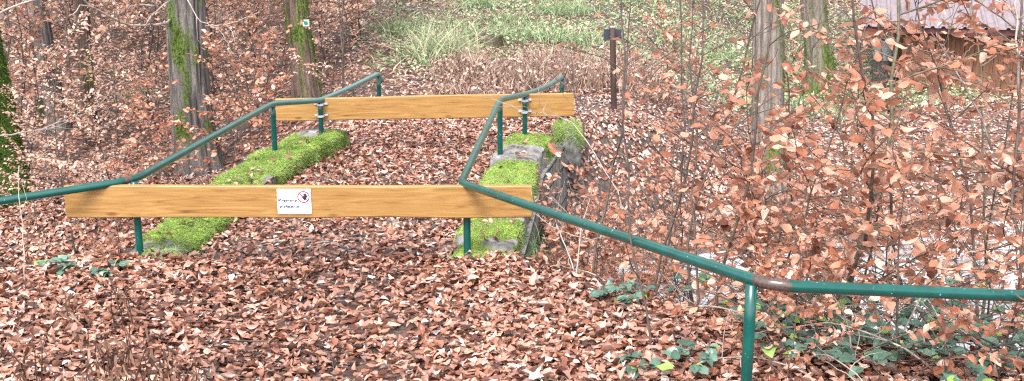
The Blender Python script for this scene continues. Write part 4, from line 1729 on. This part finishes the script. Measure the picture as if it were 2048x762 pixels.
def tuft(u, v, Yv, n, L, label, hue, droop=.6, spread=.12, w=.004, z=None, matk='grass', name='grass_tuft', cat='grass tuft'):
    p = at(u, v, Yv)
    z0 = gl(p) if z is None else z
    pos = np.stack([rng.normal(0, spread, n), rng.normal(0, spread, n), np.zeros(n)], 1)
    d = unit(np.stack([rng.normal(0, .35, n), rng.normal(0, .35, n), np.ones(n)], 1))
    bend = np.stack([rng.normal(0, .45, n), rng.normal(0, .45, n), -rng.random(n) * droop], 1)
    b_ = blades(pos, d, L * rng.uniform(.4, 1, n), w * rng.uniform(.6, 1.3, n), bend, np.clip(hue + rng.normal(0, .15, n), 0, 1), 5)
    o = build(name, b_[0], b_[1], b_[2], M[matk], None, b_[3])
    o.location = (p[0], p[1], z0)
    return tag(o, label, cat, 'grass tufts')


tuft(885, 130, 15.0, 520, .75, 'tall pale grass clump standing before the hill', .72, .5, .22, .006)
tuft(925, 135, 15.2, 360, .5, 'shorter straw coloured grass clump next to the tall one', .8, .7, .2, .006)
tuft(985, 120, 16.2, 260, .42, 'green grass tuft hanging over the dark stump hollow', .6, 1.0, .2, .006)
tuft(1130, 60, 18.0, 420, .45, 'bright grass tuft on the hill left of the slate sign', .5, .9, .25, .007)
tuft(1022, 520, 6.95, 420, .30, 'dark green grass tuft hanging down the outer near end of the right parapet', .12, 1.6, .10, .003, -.22)
tuft(1035, 470, 7.5, 300, .26, 'dark green grass growing on the outer face of the right parapet', .18, 1.6, .08, .003, -.22)
tuft(270, 160, 15.0, 120, .42, 'yellow green grass tuft in the left thicket beside the grey tree', .75, .7, .15, .006)


for u, v, Yv, lab in ((1010, 40, 17.5, 'grassy clump on the hill straight above the stump hollow'), (1075, 95, 16.3, 'grassy clump at the top of the dead stalk band'), (1160, 100, 16.0, 'grassy clump left behind the slate sign'),
                      (1330, 70, 17.5, 'grassy clump on the hill between slate sign and forked sapling'), (1420, 40, 18.5, 'grassy clump on the hill left of the pale tree'), (800, 90, 16.5, 'grassy clump under the small rust leaved hill tree'),
                      (960, 20, 18.6, 'grassy clump at the top centre of the hill'), (1250, 20, 19.0, 'grassy clump above the slate sign on the hill'), (1590, 60, 19.5, 'grassy clump between the pale tree and the mossy root tree')):
    tuft(u, v, Yv, 260, .38, lab, .5, .9, .24, .007)


# dark stump in the grass
def stump(u, Yv, r, h, label, seed):
    x = ux(u, Yv, .2)
    z = gl((x, Yv))
    root = empty('tree_stump', (x, Yv, z), label, 'stump')
    th = np.arange(40) / 40 * 2 * math.pi
    zz = np.linspace(-.15, h, 14)
    TH, ZZ = np.meshgrid(th, zz)
    Rr = r * (1 + .5 * np.exp(-np.clip(ZZ, 0, None) / .1)) * (1 + .18 * fbm(np.stack([np.cos(TH) * 2, np.sin(TH) * 2, ZZ * 3], -1), 3, seed))
    V = np.stack([Rr * np.cos(TH), Rr * np.sin(TH), ZZ + (.05 * np.sin(TH * 3 + seed) * (ZZ > h * .8))], -1)
    ii = np.arange(V.shape[0] * 40).reshape(-1, 40)
    jj = np.roll(ii, -1, 1)
    q = np.stack([ii[:-1], jj[:-1], jj[1:], ii[1:]], -1).reshape(-1, 4)
    vv = np.concatenate([V.reshape(-1, 3), [[0, 0, h * .8]]])
    t = [(len(vv) - 1, ii[-1, j], jj[-1, j]) for j in range(40)]
    tint = np.zeros((len(vv), 3))
    tint[:, 0] = np.clip(fbm(vv * 6, 3, seed) * 2 + .3, 0, 1)
    build('trunk', vv, t, q, M['darkbark'], root, tint * .0)
    mv = moss_on(np.concatenate([V, V[:, :1]], 1), 1800, lambda p, n_: (fbm(p * 5, 2, seed) > -.1) * 1.0, seed, .02, .05)
    build('moss', mv[0], mv[1], mv[2], M['darkmoss'], root, mv[3])


stump(975, 15.6, .2, .16, 'dark mossy stump in the grass before the hill', 3)
stump(845, 19.0, .2, .18, 'dark low stump up the hill left of the tall grass', 4)
stump(1560, 5.6, .09, .22, 'rotten broken stump under the near handrail bend', 6)
stump(95, 14.0, .12, .3, 'small rotten stump in the thicket at left', 8)

# dead upright stalks by the path, lower left
for k, (u, v, Yv) in enumerate(((190, 735, 4.4), (235, 720, 4.5), (205, 690, 4.75), (285, 735, 4.4), (320, 700, 4.6), (255, 675, 4.8), (165, 670, 4.9), (345, 730, 4.35), (395, 735, 4.3), (240, 600, 5.4), (150, 600, 5.4), (60, 720, 4.5))):
    p = at(u, v, Yv)
    z = gl(p)
    rb = np.random.default_rng(700 + k)
    root = empty('dead_plant', (p[0], p[1], z), 'brown withered plant stalk standing in the leaves at the lower left', 'dead plant', 'withered stalks at the lower left')
    st = MB()
    h = rb.uniform(.16, .34)
    for s in range(rb.integers(2, 5)):
        q0 = np.array([rb.normal(0, .03), rb.normal(0, .03), -.03])
        d = unit(np.array([rb.normal(0, .15), rb.normal(0, .15), 1]))
        q = [q0]
        for i in range(7):
            d = unit(d + rb.normal(0, .07, 3))
            q.append(q[-1] + d * h / 7)
        st.tube(q, np.linspace(.004, .0015, 8), 5)
    st.build('stems', M['deadstalk'], root, True)
    n = 26
    pos = np.stack([rb.normal(0, .035, n), rb.normal(0, .035, n), rb.uniform(.02, h * .95, n)], 1)
    d = unit(np.stack([rb.normal(0, .5, n), rb.normal(0, .5, n), -np.ones(n)], 1))
    b_ = blades(pos, d, rb.uniform(.04, .09, n), .006 + .004 * rb.random(n), rb.normal(0, .25, (n, 3)), rb.beta(2, 2, n), 3)
    build('foliage', b_[0], b_[1], b_[2], M['deadstalk'], root, b_[3])

# dead arching stems among the brambles and bare twigs across the view
for k in range(74):
    u = random.uniform(1130, 2040) if k < 44 else random.uniform(1530, 2045)
    Yv = random.uniform(4.5, 6.8) if u > 1500 else random.uniform(5.8, 8.0)
    x = ux(u, Yv, -.5)
    z = gl((x, Yv))
    rb = np.random.default_rng(900 + k)
    an = rb.uniform(0, 6.28)
    d = unit(np.array([math.cos(an) * .5, math.sin(an) * .5, 1]))
    mb = MB()
    q = [np.array([0, 0, -.05])]
    L = rb.uniform(.6, 1.4)
    for i in range(16):
        d = unit(d + np.array([math.cos(an) * .06, math.sin(an) * .06, -.10]) + rb.normal(0, .07, 3))
        q.append(q[-1] + d * L / 16)
    mb.tube(q, np.linspace(.0055, .0018, 17), 5)
    for j in range(4):
        i = rb.integers(5, 15)
        d2 = unit(rb.normal(0, 1, 3) + [0, 0, .3])
        q2 = [q[i]]
        for _ in range(5):
            d2 = unit(d2 + rb.normal(0, .25, 3))
            q2.append(q2[-1] + d2 * .05)
        mb.tube(q2, np.linspace(.0025, .001, 6), 4)
    o = mb.build('withered_shoot', M['greystem'] if k % 2 else M['twig'], None, True)
    o.location = (x, Yv, z)
    tag(o, 'bare grey arching stem in the tangle right of the bridge', 'dead stem', 'bare arching stems right of the bridge')

# long thin bare twigs
def twig_thing(uvY, r0, r1, label, matk, sub, seed):
    o = px_branch('bare_twig', uvY, r0, r1, matk, None, sub, seed)
    tag(o, label, 'twig', 'bare twigs crossing the view')


twig_thing([(1310, 420, 7.2), (1240, 300, 7.4), (1170, 210, 7.6), (1110, 150, 7.8), (1020, 110, 8.0)], .006, .002, 'long bare twig slanting across below the slate sign', 'twig', 6, 21)
twig_thing([(1185, 330, 8.2), (1160, 240, 8.2), (1145, 150, 8.2), (1135, 70, 8.2)], .006, .002, 'upright bare twig in front of the far board right end', 'twig', 5, 22)
twig_thing([(1260, 430, 6.6), (1150, 235, 7.0), (1060, 225, 7.6), (960, 190, 8.0)], .004, .0015, 'thin bare twig lying over the far board near the right clamp', 'greystem', 5, 23)
twig_thing([(48, 575, 6.1), (50, 480, 6.2), (40, 420, 6.3), (36, 330, 6.4)], .004, .002, 'pale straw stem standing near the left photo edge', 'paletwig', 2, 24)
twig_thing([(0, 25, 10), (40, 12, 10), (80, -10, 10)], .012, .006, 'grey twig in the upper left photo corner', 'greystem', 3, 25)
twig_thing([(0, 272, 9.0), (60, 265, 9.2), (130, 240, 9.6), (200, 215, 10.0)], .007, .002, 'long grey twig reaching out from the left photo edge', 'greystem', 6, 26)
twig_thing([(1230, 470, 5.8), (1170, 480, 6.1), (1110, 455, 6.3), (1060, 420, 6.6)], .003, .0015, 'thin pale twig resting along the sloping right handrail', 'paletwig', 3, 27)
twig_thing([(2040, 190, 5.2), (2035, 100, 5.2), (2030, 20, 5.3), (2032, -30, 5.3)], .006, .004, 'pale bare shoot at the right edge before the shed', 'paletwig', 4, 28)
twig_thing([(1985, 300, 5.6), (1950, 200, 5.6), (1900, 120, 5.7), (1860, 60, 5.8)], .006, .002, 'pale forked bare twig in front of the shed wall', 'paletwig', 6, 29)


# ------------------------------------------------------------------ maple leaves on the path edge
def maple(loc, rot, s, label, huev):
    ang = np.linspace(0, 2 * math.pi, 41)[:-1]
    lob = {90: 1, 35: .85, 145: .85, -15: .55, 195: .55}
    prof = []
    for a in ang:
        dg_ = math.degrees(a)
        r_ = .32
        for l, amp in lob.items():
            dd = (dg_ - l + 180) % 360 - 180
            r_ = max(r_, amp * max(0, 1 - abs(dd) / 24) ** .8, .32)
        prof.append((r_ * math.cos(a), r_ * math.sin(a), .10 * math.sin(a * 3) + .18 * r_ * r_ * math.cos(a * 2)))
    v = np.array([(0, 0, 0)] + prof + [(0, -.75, .05), (.02, -.75, .05)])
    v[:, 1] += .1
    n = len(prof)
    t = [(0, 1 + i, 1 + (i + 1) % n) for i in range(n)] + [(0, n + 1, n + 2)]
    tint = np.tile([huev, .5, .5], (len(v), 1))
    o = build('maple_leaf', v * s, t, None, M['litter'], None, tint, False)
    o.location, o.rotation_euler = loc, rot
    tag(o, label, 'leaf', 'large maple leaves')


def ml(u, v, Yv, dz):
    p = at(u, v, Yv)
    return (p[0], p[1], gl(p) + dz)


maple(ml(1072, 740, 4.52, .06), (.25, .1, .6), .085, 'grey maple leaf at the lower edge of the path, lying flat', 1.0)
maple(ml(1045, 712, 4.7, .055), (-.1, .2, 2.0), .06, 'smaller grey maple leaf just up left of the flat one', 1.0)
maple(at(1890, 672, 4.35), (1.2, .3, .4), .10, 'big brown curled maple leaf caught in the stems below the rail', .35)

# ------------------------------------------------------------------ shed and tub
SYd = 18.0
ea = at(1742, 55, SYd - .35)
zb = -.9
xl_ = float(at(1815, 120, SYd)[0])
shed = empty('shed', (xl_, SYd + .1, zb), 'small wooden shed with a pink grey ribbed metal roof behind the saplings', 'shed')
eh = float(ea[2] - zb)
wid, dep = 4.2, 2.6
mb = MB()
k = 0
xx = 0.0
while xx < wid:
    w = .145
    mb.box((xx + w / 2, .012 * (k % 2), (eh + .1) / 2 + .02), (w - .006, .022, eh + .1), None, .003)
    xx += w
    k += 1
nb = int(dep / .145)
for k in range(nb):
    mb.box((-.012 * (k % 2) - .012, k * .145 + .1, (eh + .35) / 2), (.022, .14, eh + .35), None, .003)
    mb.box((wid + .012 * (k % 2) + .012, k * .145 + .1, (eh + .35) / 2), (.022, .14, eh + .35), None, .003)
mb.box((wid / 2, dep + .02, (eh + .7) / 2), (wid, .03, eh + .7))
mb.build('wall', M['shedwood'], shed)
MB().box((-.03, -.03, eh / 2), (.07, .05, eh + .1), None, .004).build('corner_post', M['shedwood'], shed)
# ribbed roof sheet sloping up away from us
rx0 = float(ea[0]) - xl_
shed.rotation_euler = (0, 0, R(-14))
nxr = int((wid + .9) / .012)
xs = np.linspace(rx0, wid + .45, nxr)
per = .155
ph = ((xs - rx0) % per) / per
hgt = .03 * np.clip(np.minimum((ph - .55) / .10, (.98 - ph) / .10), 0, 1)
V = []
for s in (0, 1):
    yv = -.42 + s * (dep + .9)
    zz = eh + s * 1.25 + hgt
    V.append(np.stack([xs, np.full_like(xs, yv), zz], 1))
    V.append(np.stack([xs, np.full_like(xs, yv), zz - .006], 1))
V = np.concatenate(V)
n = nxr
i = np.arange(n - 1)
Q = np.concatenate([np.stack([i, i + 1, 2 * n + i + 1, 2 * n + i], 1), np.stack([n + i, 3 * n + i, 3 * n + i + 1, n + i + 1], 1), np.stack([i, n + i, n + i + 1, i + 1], 1)])
build('roof', V, None, Q, M['roofsheet'], shed, None, False)
mb = MB().box(((rx0 + wid + .45) / 2, -.36, eh - .055), (wid + .45 - rx0 - .02, .03, .09), None, .004)
for k in range(8):
    mb.box((rx0 + .1 + k * .62, .3, eh + .18), (.06, 1.3, .08), np.array([[1, 0, 0], [0, math.cos(.37), -math.sin(.37)], [0, math.sin(.37), math.cos(.37)]]))
mb.build('fascia', M['roofedge'], shed)

tc = at(1766, 120, 18.6)
tz = gl(tc)
tub = empty('zinc_tub', (tc[0], tc[1], tz), 'round grey zinc tub with a dark inside standing on a block left of the shed', 'tub')
th_ = float(at(1766, 80, 18.6)[2] - tz)
hb = max(.1, th_ - .32)
mb = MB()
mb.tube([(0, 0, hb), (0, 0, hb + .02), (0, 0, hb + .30), (0, 0, hb + .32)], [.15, .155, .19, .197], 28, False)
mb.tube([(0, 0, hb + .315), (0, 0, hb + .328)], .203, 28, False)
mb.build('wall', M['zinc'], tub, True)
MB().tube([(0, 0, hb + .01), (0, 0, hb + .05), (0, 0, hb + .31)], [.0, .148, .186], 28, False).build('lining', M['tubdark'], tub, True)
MB().tube([(0, 0, -.1), (0, 0, hb)], [.16, .14], 14).build('base', M['oakbark'], tub, True, True)

# ------------------------------------------------------------------ light
w = bpy.data.worlds.new('World')
scene.world = w
w.use_nodes = True
nt = w.node_tree
bg = nt.nodes['Background']
sky = nt.nodes.new('ShaderNodeTexSky')
sky.sky_type = 'NISHITA'
sky.sun_disc = False
EL, AZ = R(55), R(200)
sky.sun_elevation = EL
sky.sun_rotation = AZ
sky.dust_density = 3
hs = nt.nodes.new('ShaderNodeHueSaturation')
hs.inputs['Saturation'].default_value = .22
nt.links.new(sky.outputs[0], hs.inputs['Color'])
nt.links.new(hs.outputs[0], bg.inputs[0])
bg.inputs[1].default_value = .15
sl_ = bpy.data.lights.new('sun', 'SUN')
sl_.energy = 1.5
sl_.angle = R(25)
sl_.color = (1, .96, .92)
so = bpy.data.objects.new('sun', sl_)
COL.objects.link(so)
dirv = Vector((math.sin(AZ) * math.cos(EL), math.cos(AZ) * math.cos(EL), math.sin(EL)))
so.rotation_euler = dirv.to_track_quat('Z', 'Y').to_euler()
so.location = (0, 0, 12)

vs = scene.view_settings
vs.view_transform = 'Standard'
vs.look = 'None'
vs.gamma = 1
vs.exposure = 1.92
scene.render.engine = 'CYCLES'
scene.cycles.max_bounces = 6
scene.cycles.use_denoising = False
scene.cycles.filter_width = 1.25
scene.cycles.transparent_max_bounces = 4
for p in proto.values():
    if not p.get('used'):
        for c in list(p.children):
            bpy.data.objects.remove(c)
        bpy.data.objects.remove(p)
for o in scene.objects:
    if 'used' in o:
        del o['used']
